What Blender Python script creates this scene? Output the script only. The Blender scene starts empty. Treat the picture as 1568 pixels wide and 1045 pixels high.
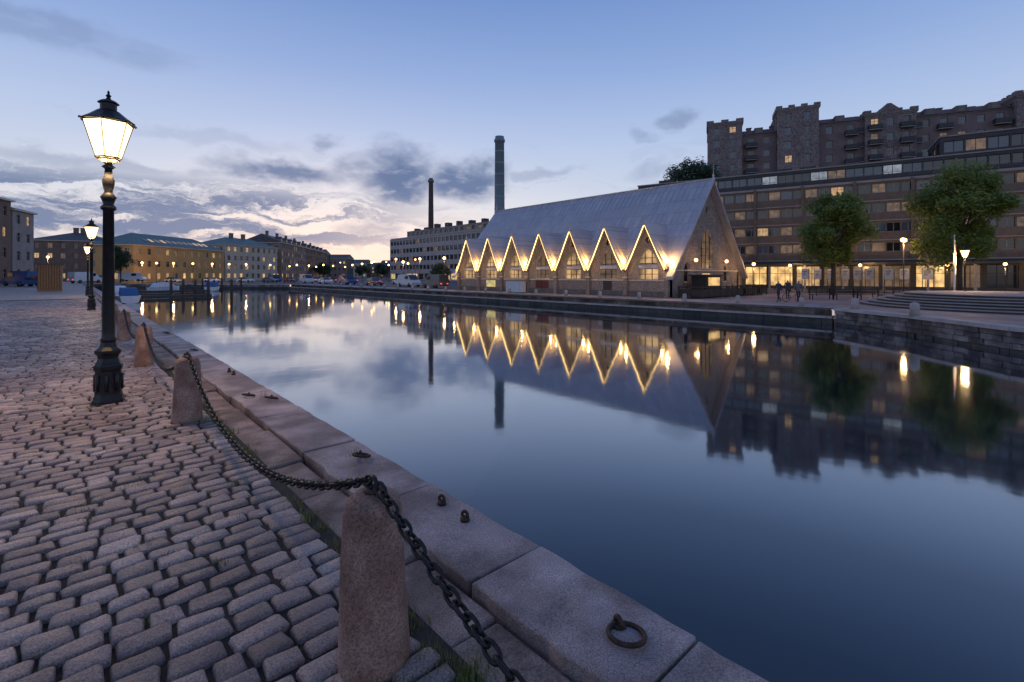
import bpy, math, random
import numpy as np
from mathutils import Vector, Matrix
from mathutils.geometry import tessellate_polygon
random.seed(7); rng=np.random.default_rng(7)
scene=bpy.context.scene
TH=math.atan(0.908); CT,ST=math.cos(TH),math.sin(TH)
def site(l,d):            # survey grid (lateral, forward metres) -> world x,y
    return (ST*d+CT*l, CT*d-ST*l)
def tan(t,d): return site(t*d,d)
# ------------------------------------------------------------ materials
M={}
def nodes(name):
    m=bpy.data.materials.new(name); m.use_nodes=True
    nt=m.node_tree; b=nt.nodes['Principled BSDF']; M[name]=m
    return m,nt,b
def mat(name,c1,c2=None,rough=.7,metal=0,scale=3,bump=0,bscale=40,island=0,speck=0,ior=1.45,spec=.5,dirt=None,det=5):
    m,nt,b=nodes(name); N=nt.nodes.new; L=nt.links.new
    c2=c2 or tuple(x*.7 for x in c1)
    geo=N('ShaderNodeNewGeometry')
    no=N('ShaderNodeTexNoise'); no.inputs['Scale'].default_value=scale; no.inputs['Detail'].default_value=det
    no.inputs['Roughness'].default_value=.65
    L(geo.outputs['Position'],no.inputs['Vector'])
    rp=N('ShaderNodeValToRGB'); rp.color_ramp.elements[0].position=.32; rp.color_ramp.elements[1].position=.68
    rp.color_ramp.elements[0].color=(*c2,1); rp.color_ramp.elements[1].color=(*c1,1)
    L(no.outputs['Fac'],rp.inputs['Fac']); out=rp.outputs['Color']
    if speck:
        n2=N('ShaderNodeTexNoise'); n2.inputs['Scale'].default_value=speck; n2.inputs['Detail'].default_value=3
        n2.inputs['Roughness'].default_value=.8
        L(geo.outputs['Position'],n2.inputs['Vector'])
        r2=N('ShaderNodeValToRGB'); r2.color_ramp.elements[0].position=.36;r2.color_ramp.elements[1].position=.66
        r2.color_ramp.elements[0].color=(.45,.42,.42,1); r2.color_ramp.elements[1].color=(1.35,1.3,1.28,1)
        L(n2.outputs['Fac'],r2.inputs['Fac'])
        mx=N('ShaderNodeMixRGB'); mx.blend_type='MULTIPLY'; mx.inputs[0].default_value=1
        L(out,mx.inputs[1]); L(r2.outputs['Color'],mx.inputs[2]); out=mx.outputs[0]
    if island:
        mr=N('ShaderNodeMapRange'); mr.inputs['To Min'].default_value=1-island; mr.inputs['To Max'].default_value=1+island
        L(geo.outputs['Random Per Island'],mr.inputs['Value'])
        mx=N('ShaderNodeMixRGB'); mx.blend_type='MULTIPLY'; mx.inputs[0].default_value=1
        L(out,mx.inputs[1]); L(mr.outputs[0],mx.inputs[2]); out=mx.outputs[0]
    if dirt:
        n3=N('ShaderNodeTexNoise'); n3.inputs['Scale'].default_value=dirt[0]; n3.inputs['Detail'].default_value=7
        L(geo.outputs['Position'],n3.inputs['Vector'])
        r3=N('ShaderNodeValToRGB'); r3.color_ramp.elements[0].position=.42; r3.color_ramp.elements[1].position=.60
        r3.color_ramp.elements[0].color=(*dirt[1],1); r3.color_ramp.elements[1].color=(1,1,1,1)
        L(n3.outputs['Fac'],r3.inputs['Fac'])
        mx=N('ShaderNodeMixRGB'); mx.blend_type='MULTIPLY'; mx.inputs[0].default_value=1
        L(out,mx.inputs[1]); L(r3.outputs['Color'],mx.inputs[2]); out=mx.outputs[0]
    L(out,b.inputs['Base Color'])
    b.inputs['Roughness'].default_value=rough; b.inputs['Metallic'].default_value=metal
    b.inputs['IOR'].default_value=ior
    b.inputs['Specular IOR Level'].default_value=spec
    if bump:
        n4=N('ShaderNodeTexNoise'); n4.inputs['Scale'].default_value=bscale; n4.inputs['Detail'].default_value=5
        n4.inputs['Roughness'].default_value=.7
        L(geo.outputs['Position'],n4.inputs['Vector'])
        bp=N('ShaderNodeBump'); bp.inputs['Strength'].default_value=bump; bp.inputs['Distance'].default_value=.4/bscale
        L(n4.outputs['Fac'],bp.inputs['Height']); L(bp.outputs[0],b.inputs['Normal'])
    return m
def emit(name,col,s,vary=0,scale=1.5):
    m,nt,b=nodes(name); b.inputs['Base Color'].default_value=(.1,.1,.1,1); b.inputs['Roughness'].default_value=.2
    b.inputs['Emission Color'].default_value=(*col,1); b.inputs['Emission Strength'].default_value=s
    if vary:
        N=nt.nodes.new;L=nt.links.new
        geo=N('ShaderNodeNewGeometry'); no=N('ShaderNodeTexNoise'); no.inputs['Scale'].default_value=scale; no.inputs['Detail'].default_value=5
        L(geo.outputs['Position'],no.inputs['Vector'])
        ad=N('ShaderNodeMapRange'); ad.inputs['From Min'].default_value=.3; ad.inputs['From Max'].default_value=.7
        ad.inputs['To Min'].default_value=s*(1-vary); ad.inputs['To Max'].default_value=s
        L(no.outputs['Fac'],ad.inputs['Value']); L(ad.outputs[0],b.inputs['Emission Strength'])
    return m
mat('sett_granite',(.47,.365,.315),(.27,.215,.20),rough=.44,scale=2.2,bump=.8,bscale=36,island=.38,speck=110,dirt=(.8,(.68,.64,.65)))
mat('joint_earth',(.04,.034,.03),(.02,.018,.016),rough=.95,scale=9,bump=.8,bscale=60)
mat('coping_granite',(.46,.38,.36),(.31,.255,.25),rough=.6,scale=3.0,bump=.7,bscale=50,island=.14,speck=120,dirt=(1.8,(.50,.47,.46)))
mat('ledge_granite',(.39,.30,.255),(.24,.185,.165),rough=.75,scale=4,bump=.9,bscale=36,island=.18,speck=110,dirt=(3,(.45,.42,.40)))
mat('bollard_granite',(.42,.275,.22),(.28,.185,.15),rough=.7,scale=5,bump=.85,bscale=85,speck=95,dirt=(4,(.62,.55,.52)))
mat('black_iron',(.03,.03,.033),(.018,.018,.02),rough=.42,metal=.5,scale=20,bump=.15,bscale=80)
mat('rust_iron',(.085,.05,.035),(.03,.024,.022),rough=.65,metal=.5,scale=35,bump=.5,bscale=120)
mat('chain_iron',(.045,.038,.036),(.018,.018,.02),rough=.45,metal=.7,scale=60,bump=.3,bscale=150)
mat('quay_stone',(.30,.255,.24),(.14,.12,.115),rough=.8,scale=2,bump=.8,bscale=12,island=.35,dirt=(.8,(.42,.40,.40)))
mat('quay_stone_wet_shade',(.07,.065,.057),(.03,.03,.027),rough=.6,scale=2,bump=.8,bscale=12,island=.35)  # wet stone on the quay walls; painted shade on the step risers
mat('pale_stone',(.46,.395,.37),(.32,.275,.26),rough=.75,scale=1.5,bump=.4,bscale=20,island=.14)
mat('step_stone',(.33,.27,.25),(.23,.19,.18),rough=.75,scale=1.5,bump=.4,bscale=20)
mat('pink_paving',(.42,.26,.215),(.31,.19,.16),rough=.7,scale=.8,bump=.4,bscale=18,dirt=(.4,(.75,.72,.71)))
mat('asphalt',(.11,.098,.098),(.065,.058,.06),rough=.8,scale=.3,bump=.4,bscale=30)
mat('path_stone',(.35,.28,.26),(.24,.195,.185),rough=.75,scale=.7,bump=.4,bscale=16)
mat('church_stone',(.33,.275,.235),(.21,.175,.155),rough=.85,scale=1.2,bump=.6,bscale=9,island=.1,speck=8)
mat('church_plinth',(.17,.15,.14),(.10,.09,.09),rough=.85,scale=2,bump=.6,bscale=9)
mat('pale_trim',(.60,.51,.40),(.46,.39,.31),rough=.6,scale=3)
mat('timber_dark',(.06,.045,.035),(.035,.026,.02),rough=.7,scale=6)
mat('red_door',(.15,.03,.025),(.09,.02,.018),rough=.5,scale=5)
mat('hill_rock',(.13,.12,.11),(.05,.06,.04),rough=.95,scale=.3,bump=1,bscale=2)
mat('stucco_castle',(.27,.22,.21),(.185,.15,.145),rough=.9,scale=.5,bump=.3,bscale=8,speck=3)
mat('brick_castle',(.22,.16,.15),(.15,.11,.105),rough=.9,scale=.8,bump=.3,bscale=8)
mat('roof_tile',(.17,.085,.065),(.12,.06,.05),rough=.8,scale=1)
mat('concrete_light',(.32,.28,.265),(.225,.195,.185),rough=.85,scale=.8,bump=.2,bscale=10)
mat('panel_brown',(.165,.115,.085),(.11,.077,.06),rough=.7,scale=1.2)
mat('panel_dark',(.06,.053,.054),(.037,.034,.037),rough=.6,scale=1.5)
mat('office_wall',(.42,.375,.37),(.32,.285,.28),rough=.8,scale=.6,bump=.2,bscale=8)
mat('yellow_stucco',(.48,.30,.13),(.36,.22,.09),rough=.9,scale=.3)
mat('cream_stucco',(.5,.44,.36),(.4,.34,.28),rough=.9,scale=.5)
mat('brown_brick',(.22,.14,.11),(.13,.09,.075),rough=.9,scale=.7,bump=.3,bscale=6)
mat('pink_stucco',(.30,.21,.175),(.22,.155,.13),rough=.9,scale=.5)
mat('copper_green',(.115,.175,.165),(.08,.125,.125),rough=.6,scale=.6)
mat('slate_roof',(.085,.078,.085),(.05,.046,.052),rough=.6,scale=1)
mat('chimney_blue',(.21,.27,.31),(.15,.20,.235),rough=.7,scale=.2)
mat('chimney_brick',(.18,.14,.14),(.12,.10,.10),rough=.8,scale=.6)
mat('white_paint',(.7,.7,.72),(.55,.55,.57),rough=.4,scale=3)
mat('frame_paint',(.34,.32,.30),(.26,.25,.24),rough=.5,scale=3)
mat('car_white',(.6,.61,.63),(.5,.51,.53),rough=.25,scale=2)
mat('car_grey',(.12,.125,.13),(.1,.1,.11),rough=.25,metal=.4,scale=2)
mat('car_blue',(.03,.09,.25),(.025,.07,.2),rough=.25,scale=2)
mat('car_red',(.25,.03,.025),(.2,.025,.02),rough=.25,scale=2)
mat('tyre',(.02,.02,.02),(.012,.012,.012),rough=.9)
mat('canvas_blue',(.04,.12,.28),(.03,.09,.2),rough=.8,scale=4)
mat('wood_pile',(.10,.08,.065),(.05,.04,.035),rough=.9,scale=4)
mat('kiosk_wood',(.34,.17,.07),(.24,.12,.05),rough=.7,scale=5)
mat('bark',(.085,.065,.05),(.045,.035,.028),rough=.95,scale=6,bump=.8,bscale=15)
mat('skin',(.45,.28,.2),(.42,.26,.19),rough=.6); mat('jacket',(.05,.06,.09),(.03,.035,.05),rough=.9,scale=8)
mat('coat_grey',(.16,.16,.17),(.1,.1,.11),rough=.9,scale=8)
mat('trousers',(.035,.04,.06),(.02,.022,.035),rough=.9,scale=8); mat('hair',(.04,.025,.018),rough=.7)
mat('flag_cloth',(.5,.5,.52),(.4,.4,.42),rough=.8); mat('flag_red',(.5,.03,.03),(.4,.025,.025),rough=.8)
# glass
def glass(name,c,r):
    m,nt,b=nodes(name); b.inputs['Base Color'].default_value=(*c,1); b.inputs['Roughness'].default_value=r
    b.inputs['Specular IOR Level'].default_value=.9; return m
glass('glass_dark',(.012,.014,.018),.08); glass('glass_sky',(.05,.07,.10),.15)
emit('glass_lit',(1,.60,.25),.75,.7,1.6); emit('glass_dim',(1,.58,.27),.18,.8,1.3); emit('glass_cool',(.75,.85,1),.35,.6)
emit('shop_light',(1,.60,.22),1.4,.75,.9); emit('shop_green',(.98,.78,.30),.9,.7,.9)
emit('lantern_glow',(1,.70,.31),3.6); emit('bulb_warm',(1,.55,.19),6); emit('bulb_far',(1,.52,.17),9)
emit('strip_light',(1,.60,.20),5)
emit('church_window',(1,.60,.24),.85,.85,.9); emit('tail_red',(1,.05,.03),2)
def leafmat(name,c1,c2,tr=.4):
    m,nt,b=nodes(name); N=nt.nodes.new;L=nt.links.new
    geo=N('ShaderNodeNewGeometry'); rp=N('ShaderNodeValToRGB')
    rp.color_ramp.elements[0].color=(*c1,1); rp.color_ramp.elements[1].color=(*c2,1)
    L(geo.outputs['Random Per Island'],rp.inputs['Fac']); L(rp.outputs[0],b.inputs['Base Color'])
    b.inputs['Roughness'].default_value=.6
    t=N('ShaderNodeBsdfTranslucent'); L(rp.outputs[0],t.inputs['Color'])
    mx=N('ShaderNodeMixShader'); mx.inputs[0].default_value=tr
    L(b.outputs[0],mx.inputs[1]); L(t.outputs[0],mx.inputs[2]); L(mx.outputs[0],nt.nodes['Material Output'].inputs['Surface'])
leafmat('leaf_green',(.09,.14,.026),(.26,.30,.06)); leafmat('leaf_dark',(.03,.05,.02),(.065,.095,.033)); leafmat('grass_blade',(.09,.13,.035),(.19,.20,.07))
# zinc roof with panel seams
def zinc():
    m=mat('zinc_roof',(.50,.475,.50),(.40,.385,.42),rough=.5,metal=.25,scale=.7)
    nt=m.node_tree; b=nt.nodes['Principled BSDF']; N=nt.nodes.new;L=nt.links.new
    geo=N('ShaderNodeNewGeometry'); sp=N('ShaderNodeSeparateXYZ'); L(geo.outputs['Position'],sp.inputs[0])
    cb=N('ShaderNodeCombineXYZ'); L(sp.outputs['Z'],cb.inputs['Y']); L(sp.outputs['Y'],cb.inputs['X'])
    br=N('ShaderNodeTexBrick'); br.inputs['Scale'].default_value=1; br.inputs['Brick Width'].default_value=.62; br.inputs['Row Height'].default_value=1.3
    br.inputs['Mortar Size'].default_value=.02; br.inputs['Color1'].default_value=(1,1,1,1); br.inputs['Color2'].default_value=(.85,.85,.87,1); br.inputs['Mortar'].default_value=(.6,.6,.62,1)
    L(cb.outputs[0],br.inputs['Vector'])
    src=b.inputs['Base Color'].links[0].from_socket
    mx=N('ShaderNodeMixRGB'); mx.blend_type='MULTIPLY'; mx.inputs[0].default_value=1
    L(src,mx.inputs[1]); L(br.outputs['Color'],mx.inputs[2]); L(mx.outputs[0],b.inputs['Base Color'])
zinc()
def cobble_sheet():
    m,nt,b=nodes('cobble_sheet'); N=nt.nodes.new;L=nt.links.new
    geo=N('ShaderNodeNewGeometry'); br=N('ShaderNodeTexBrick')
    br.inputs['Scale'].default_value=1; br.inputs['Brick Width'].default_value=.20; br.inputs['Row Height'].default_value=.127; br.inputs['Mortar Size'].default_value=.010
    br.inputs['Color1'].default_value=(.40,.31,.27,1); br.inputs['Color2'].default_value=(.23,.185,.17,1); br.inputs['Mortar'].default_value=(.045,.038,.035,1)
    L(geo.outputs['Position'],br.inputs['Vector']); L(br.outputs['Color'],b.inputs['Base Color']); b.inputs['Roughness'].default_value=.55
    bp=N('ShaderNodeBump'); bp.invert=True; bp.inputs['Distance'].default_value=.02; L(br.outputs['Fac'],bp.inputs['Height']); L(bp.outputs[0],b.inputs['Normal'])
cobble_sheet()
def watermat():
    m,nt,b=nodes('canal_water'); N=nt.nodes.new;L=nt.links.new
    b.inputs['Base Color'].default_value=(.003,.013,.026,1); b.inputs['Roughness'].default_value=.5; b.inputs['Specular IOR Level'].default_value=0
    geo=N('ShaderNodeNewGeometry'); no=N('ShaderNodeTexNoise'); no.inputs['Scale'].default_value=.55; no.inputs['Detail'].default_value=3
    L(geo.outputs['Position'],no.inputs['Vector']); bp=N('ShaderNodeBump'); bp.inputs['Strength'].default_value=.04; bp.inputs['Distance'].default_value=.1
    L(no.outputs['Fac'],bp.inputs['Height'])
    gl=N('ShaderNodeBsdfGlossy'); gl.inputs['Roughness'].default_value=.055; gl.inputs['Color'].default_value=(.92,.96,1,1); L(bp.outputs[0],gl.inputs['Normal'])
    lw=N('ShaderNodeLayerWeight'); lw.inputs['Blend'].default_value=.5
    rp=N('ShaderNodeValToRGB'); cr=rp.color_ramp
    st=[(0,.03),(.3,.05),(.45,.095),(.58,.20),(.70,.42),(.80,.62),(.9,.80),(1,.95)]
    while len(cr.elements)<len(st): cr.elements.new(.5)
    for e,(p,v) in zip(cr.elements,st): e.position=p; e.color=(v,v,v,1)
    L(lw.outputs['Facing'],rp.inputs['Fac']); mx=N('ShaderNodeMixShader'); L(rp.outputs[0],mx.inputs[0]); L(b.outputs[0],mx.inputs[1]); L(gl.outputs[0],mx.inputs[2])
    L(mx.outputs[0],nt.nodes['Material Output'].inputs['Surface'])
watermat()
# ------------------------------------------------------------ mesh helpers
class Part:
    def __init__(s): s.v=[];s.f=[];s.m=[];s.sm=[];s.mats=[];s.norec=False
    def mi(s,n):
        if n not in s.mats: s.mats.append(n)
        return s.mats.index(n)
    def add(s,vs,fs,mt,smooth=False):
        o=len(s.v); s.v.extend(tuple(p) for p in vs); k=s.mi(mt)
        for f in fs: s.f.append(tuple(i+o for i in f)); s.m.append(k); s.sm.append(smooth)
    def box(s,x0,x1,y0,y1,z0,z1,mt,fr=None,jit=0):
        c=[(x,y,z) for z in (z0,z1) for y in (y0,y1) for x in (x0,x1)]
        if fr: c=[fr(*p) for p in c]
        if jit: c=[tuple(q+random.uniform(-jit,jit) for q in p) for p in c]
        s.add(c,[(0,2,3,1),(4,5,7,6),(0,1,5,4),(2,6,7,3),(0,4,6,2),(1,3,7,5)],mt)
    def lathe(s,prof,c,mt,seg=16,rot=0,smooth=True,cap=True):
        vs=[];n=len(prof)
        for r,z in prof:
            for k in range(seg):
                a=rot+2*math.pi*k/seg; vs.append((c[0]+r*math.cos(a),c[1]+r*math.sin(a),c[2]+z))
        fs=[(i*seg+k,i*seg+(k+1)%seg,(i+1)*seg+(k+1)%seg,(i+1)*seg+k) for i in range(n-1) for k in range(seg)]
        if cap: fs+= [tuple(range(seg-1,-1,-1)),tuple((n-1)*seg+k for k in range(seg))]
        s.add(vs,fs,mt,smooth)
    def tube(s,p,q,r,mt,seg=8,r2=None):
        p=Vector(p);q=Vector(q);d=(q-p);r2=r if r2 is None else r2
        a=d.orthogonal().normalized(); b=d.cross(a).normalized(); vs=[]
        for c,rr in ((p,r),(q,r2)):
            for k in range(seg):
                t=2*math.pi*k/seg; vs.append(c+(a*math.cos(t)+b*math.sin(t))*rr)
        s.add(vs,[(k,(k+1)%seg,seg+(k+1)%seg,seg+k) for k in range(seg)]+[tuple(range(seg-1,-1,-1)),tuple(seg+k for k in range(seg))],mt,True)
    def sphere(s,c,r,mt,seg=10):
        prof=[(max(r*math.sin(math.pi*i/8),1e-4),-r*math.cos(math.pi*i/8)) for i in range(9)]
        s.lathe(prof,c,mt,seg,cap=False)
    def torus(s,c,R,r,mt,ax,seg=20,ms=8):
        ax=Vector(ax).normalized(); a=ax.orthogonal().normalized(); b=ax.cross(a); c=Vector(c); vs=[]
        for i in range(seg):
            t=2*math.pi*i/seg; e=a*math.cos(t)+b*math.sin(t)
            for j in range(ms):
                u=2*math.pi*j/ms; vs.append(c+e*(R+r*math.cos(u))+ax*r*math.sin(u))
        s.add(vs,[(i*ms+j,i*ms+(j+1)%ms,((i+1)%seg)*ms+(j+1)%ms,((i+1)%seg)*ms+j) for i in range(seg) for j in range(ms)],mt,True)
    def poly(s,pts,mt,smooth=False): s.add(pts,[tuple(range(len(pts)))],mt,smooth)
    def mesh(s,name,org=(0,0,0)):
        me=bpy.data.meshes.new(name)
        me.from_pydata([(a-org[0],b-org[1],c-org[2]) for a,b,c in s.v],[],s.f)
        for n in s.mats: me.materials.append(M[n])
        me.polygons.foreach_set('material_index',s.m); me.polygons.foreach_set('use_smooth',s.sm)
        if not s.norec:
            import bmesh
            bm=bmesh.new(); bm.from_mesh(me); bmesh.ops.recalc_face_normals(bm,faces=bm.faces); bm.to_mesh(me); bm.free()
        me.update(); return me
def link(o):
    scene.collection.objects.link(o); return o
class Asset:
    def __init__(s,name,org=(0,0,0)): s.name=name;s.org=org;s.p={};s.lights=[]
    def part(s,n):
        if n not in s.p: s.p[n]=Part()
        return s.p[n]
    def light(s,loc,energy,col=(1,.62,.27),r=.08,name='lamp_light'): s.lights.append((loc,energy,col,r,name))
    def build(s,rot=0,scale=1):
        if len(s.p)==1 and not s.lights:
            (n,p),=s.p.items(); o=link(bpy.data.objects.new(s.name,p.mesh(s.name,s.org))); o.location=s.org
            o.rotation_euler[2]=rot; return o
        e=link(bpy.data.objects.new(s.name,None)); e.location=s.org; e.rotation_euler[2]=rot; e.empty_display_size=.3
        for n,p in s.p.items():
            o=link(bpy.data.objects.new(n,p.mesh(n,s.org))); o.parent=e
        for loc,en,col,r,n in s.lights:
            ld=bpy.data.lights.new(n,'POINT'); ld.energy=en; ld.color=col; ld.shadow_soft_size=r
            o=link(bpy.data.objects.new(n,ld)); o.location=Vector(loc)-Vector(s.org); o.parent=e
        return e
def copy_of(e,loc,rot=0):
    o=link(e.copy()); o.location=loc; o.rotation_euler[2]=rot
    for c in e.children:
        k=link(c.copy()); k.parent=o; k.location=c.location
    return o
def frame(P0,P1):
    P0=Vector(P0[:2]);U=Vector(P1[:2])-P0; L=U.length; U.normalize(); N=Vector((U.y,-U.x))
    def f(u,n,z):
        p=P0+U*u+N*n; return (p.x,p.y,z)
    return f,L
# ------------------------------------------------------------ generic building
def facade(A,P0,P1,z0,floors,t=.3,wall='stucco',trim=None,lit=.1,dim=.15,frame_m='frame_paint'):
    fr,L=frame(P0,P1); W=A.part('walls');G=A.part('windows');F=A.part('window_frames'); z=z0
    for fl in floors:
        h,si,he,bay,ww=fl['h'],fl['sill'],fl['head'],fl['bay'],fl['ww']; w=fl.get('wall',wall); li=fl.get('lit',lit)
        if si>0: W.box(t,L-t,-t,0,z,z+si,w,fr)
        W.box(t,L-t,-t,0,z+he,z+h,w,fr)
        n=max(1,int((L-2*t)/bay)); b=(L-2*t)/n; ww=min(ww,b-.12)
        for i in range(n):
            c=t+b*(i+.5); 
            left=t if i==0 else c-b/2-(b-ww)/2
            W.box(left,c-ww/2,-t,-.004,z+si,z+he,w,fr)
            if i==n-1: W.box(c+ww/2,L-t,-t,-.004,z+si,z+he,w,fr)
            r=random.random()
            g=random.choice(fl['mats']) if 'mats' in fl else ('glass_lit' if r<li else 'glass_dim' if r<li+dim else 'glass_dark')
            G.box(c-ww/2,c+ww/2,-.24,-.2,z+si,z+he,g,fr)
            fm=fl.get('frame',frame_m)
            if fm:
                for k in range(1,fl.get('div',2)):
                    x=c-ww/2+ww*k/fl.get('div',2); F.box(x-.035,x+.035,-.2,-.15,z+si,z+he,fm,fr)
                F.box(c-ww/2,c+ww/2,-.2,-.14,z+he-.08,z+he,fm,fr); F.box(c-ww/2,c+ww/2,-.2,-.14,z+si,z+si+.07,fm,fr)
                if fl.get('tr'): F.box(c-ww/2,c+ww/2,-.2,-.152,z+si+(he-si)*.62,z+si+(he-si)*.62+.06,fm,fr)
            if fl.get('bal') and i%fl['bal'][0]==fl['bal'][1]:
                F.box(c-ww/2-.5,c+ww/2+.5,.003,1.1,z+.02,z+.16,'concrete_light',fr)
                F.box(c-ww/2-.5,c+ww/2+.5,1.04,1.08,z+.3,z+1.05,'panel_dark',fr)
                F.box(c-ww/2-.5,c-ww/2-.45,.003,1.04,z+.16,z+1.05,'panel_dark',fr); F.box(c+ww/2+.45,c+ww/2+.5,.003,1.04,z+.16,z+1.05,'panel_dark',fr)
        if trim: W.box(-.05,L+.05,.003,.15,z+h-.16,z+h,trim,fr)
        z+=h
    return z
def rect(P0,P1,depth):
    fr,L=frame(P0,P1); return [fr(0,0,0)[:2],fr(L,0,0)[:2],fr(L,-depth,0)[:2],fr(0,-depth,0)[:2]]
def building(name,P0,P1,depth,z0,floors,wall,roof='flat',roofmat='slate_roof',rh=4,over=.4,lit=.1,dim=.15,trim=None,parapet=.5,sides=(0,1,2,3),A=None,build=True,dormers=0,chimneys=0,skyl=0):
    own=A is None
    if own: A=Asset(name,(*P0,z0))
    R=rect(P0,P1,depth); t=.3; fr,L=frame(P0,P1); H=sum(f['h'] for f in floors); W=A.part('walls')
    W.box(t,L-t,-depth+t,-t,z0-.5,z0+H-.02,'panel_dark',fr)
    for u in (-.003,L-t+.003):
        for n in (-t+.003,-depth-.003): W.box(u,u+t,n,n+t,z0-.5,z0+H,wall,fr)
    W.box(.1,L-.1,-depth+.1,-.1,z0-.5,z0+.02,wall,fr)
    order=[(R[0],R[1]),(R[1],R[2]),(R[2],R[3]),(R[3],R[0])]
    for i in sides: facade(A,*order[i],z0,floors,t,wall,trim,lit,dim)
    zt=z0+H; Rf=A.part('roof')
    if roof=='flat':
        Rf.box(-.12,L+.12,-depth-.12,.12,zt,zt+.18,'concrete_light' if roofmat=='slate_roof' else roofmat,fr)
        if parapet: 
            Rf.box(.2,L-.2,-.45,-.2,zt+.18,zt+.18+parapet,wall,fr); Rf.box(.2,L-.2,-depth+.2,-depth+.45,zt+.18,zt+.18+parapet,wall,fr)
            Rf.box(.2,.45,-depth+.45,-.45,zt+.18,zt+.18+parapet,wall,fr); Rf.box(L-.45,L-.2,-depth+.45,-.45,zt+.18,zt+.18+parapet,wall,fr)
    else:
        ins=depth/2 if roof=='hip' else -over*0
        o=over; zb=zt+.25
        Rf.box(-o,L+o,-depth-o,o,zt,zb,'pale_trim' if roof!='hip2' else wall,fr)
        v=[fr(-o-.05,o+.05,zb),fr(L+o+.05,o+.05,zb),fr(L+o+.05,-depth-o-.05,zb),fr(-o-.05,-depth-o-.05,zb),fr(ins,-depth/2,zb+rh),fr(L-ins,-depth/2,zb+rh)]
        Rf.add(v,[(0,1,5,4),(2,3,4,5),(1,2,5),(3,0,4),(0,3,2,1)],roofmat)
        for i in range(skyl):
            u=ins*.8+(L-1.6*ins)*(i+.5)/skyl; q0,q1=.30,.52; P=lambda uu,q,up:fr(uu,o+.05-(depth/2+o)*q,zb+rh*q+up)
            A.part('windows').add([P(u-.5,q0,.09),P(u+.5,q0,.09),P(u+.5,q1,.09),P(u-.5,q1,.09),P(u-.5,q0,-.1),P(u+.5,q0,-.1),P(u+.5,q1,-.1),P(u-.5,q1,-.1)],[(0,1,2,3),(0,1,5,4),(1,2,6,5),(2,3,7,6),(3,0,4,7)],random.choice(['glass_lit','glass_dark','glass_sky','glass_dim']))
        for i in range(dormers):
            u=L*(i+.7)/(dormers+.4); k=zb+rh*.22; nn=-depth/2*.22+o
            Rf.box(u-.7,u+.7,nn-2.2,nn-.1,k-.3,k+1.1,wall,fr); A.part('windows').box(u-.45,u+.45,nn-.1,nn-.06,k,k+.95,random.choice(['glass_dark','glass_sky','glass_dim']),fr)
            Rf.add([fr(u-.85,nn,k+1.1),fr(u+.85,nn,k+1.1),fr(u,nn,k+1.9),fr(u-.85,nn-2.6,k+1.1),fr(u+.85,nn-2.6,k+1.1),fr(u,nn-2.6,k+1.9)],[(0,1,2),(3,5,4),(0,2,5,3),(1,4,5,2),(0,3,4,1)],roofmat)
        for i in range(chimneys):
            u=ins+(L-2*ins)*(i+.5)/chimneys; Rf.box(u-.6,u+.6,-depth/2-.45,-depth/2+.45,zb+rh-1.2,zb+rh+1.5,'brown_brick',fr); Rf.box(u-.7,u+.7,-depth/2-.55,-depth/2+.55,zb+rh+1.5,zb+rh+1.65,'slate_roof',fr)
    if own and build: A.build()
    return A
# ------------------------------------------------------------ camera
cam=bpy.data.cameras.new('camera'); co=link(bpy.data.objects.new('camera',cam)); scene.camera=co
co.location=(0,0,1.6); co.rotation_euler=(math.pi/2,0,-TH); cam.sensor_width=36; cam.lens=17.0; cam.shift_y=-.0647; cam.clip_end=8000; cam.clip_start=.05
scene.view_settings.view_transform='Standard'; scene.view_settings.look='None'; scene.view_settings.exposure=0
# ------------------------------------------------------------ world sky
def dvec(px,py):
    t=(px-784)/740; e=(421-py)/740; v=Vector((ST+CT*t,CT-ST*t,e)); return v.normalized()
w=bpy.data.worlds.new('World'); scene.world=w; w.use_nodes=True; nt=w.node_tree; N=nt.nodes.new; L=nt.links.new
bg=nt.nodes['Background']; tc=N('ShaderNodeTexCoord'); D=tc.outputs['Generated']
def mth(op,a,b=None,c=None):
    n=N('ShaderNodeMath'); n.operation=op
    for i,x in enumerate((a,b,c)):
        if x is None: continue
        if isinstance(x,(int,float)): n.inputs[i].default_value=x
        else: L(x,n.inputs[i])
    return n.outputs[0]
def vm(op,a,b=None):
    n=N('ShaderNodeVectorMath'); n.operation=op
    for i,x in enumerate((a,b)):
        if x is None: continue
        if isinstance(x,(tuple,list,Vector)): n.inputs[i].default_value=tuple(x)
        else: L(x,n.inputs[i])
    return n.outputs['Value'] if op in('LENGTH','DOT_PRODUCT') else n.outputs[0]
def mixc(f,a,b,bt='MIX'):
    n=N('ShaderNodeMixRGB'); n.blend_type=bt
    for i,x in enumerate((f,a,b)):
        if isinstance(x,(int,float)): n.inputs[i].default_value=x
        elif isinstance(x,tuple): n.inputs[i].default_value=(*x,1)
        else: L(x,n.inputs[i])
    return n.outputs[0]
def smooth(x,a,b,t0=0,t1=1):
    n=N('ShaderNodeMapRange'); n.interpolation_type='SMOOTHSTEP'; L(x,n.inputs['Value'])
    n.inputs['From Min'].default_value=a;n.inputs['From Max'].default_value=b;n.inputs['To Min'].default_value=t0;n.inputs['To Max'].default_value=t1
    return n.outputs[0]
sp=N('ShaderNodeSeparateXYZ'); L(D,sp.inputs[0]); Z=sp.outputs['Z']
ramp=N('ShaderNodeValToRGB'); L(mth('MULTIPLY_ADD',Z,.8,.2),ramp.inputs['Fac'])
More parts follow.
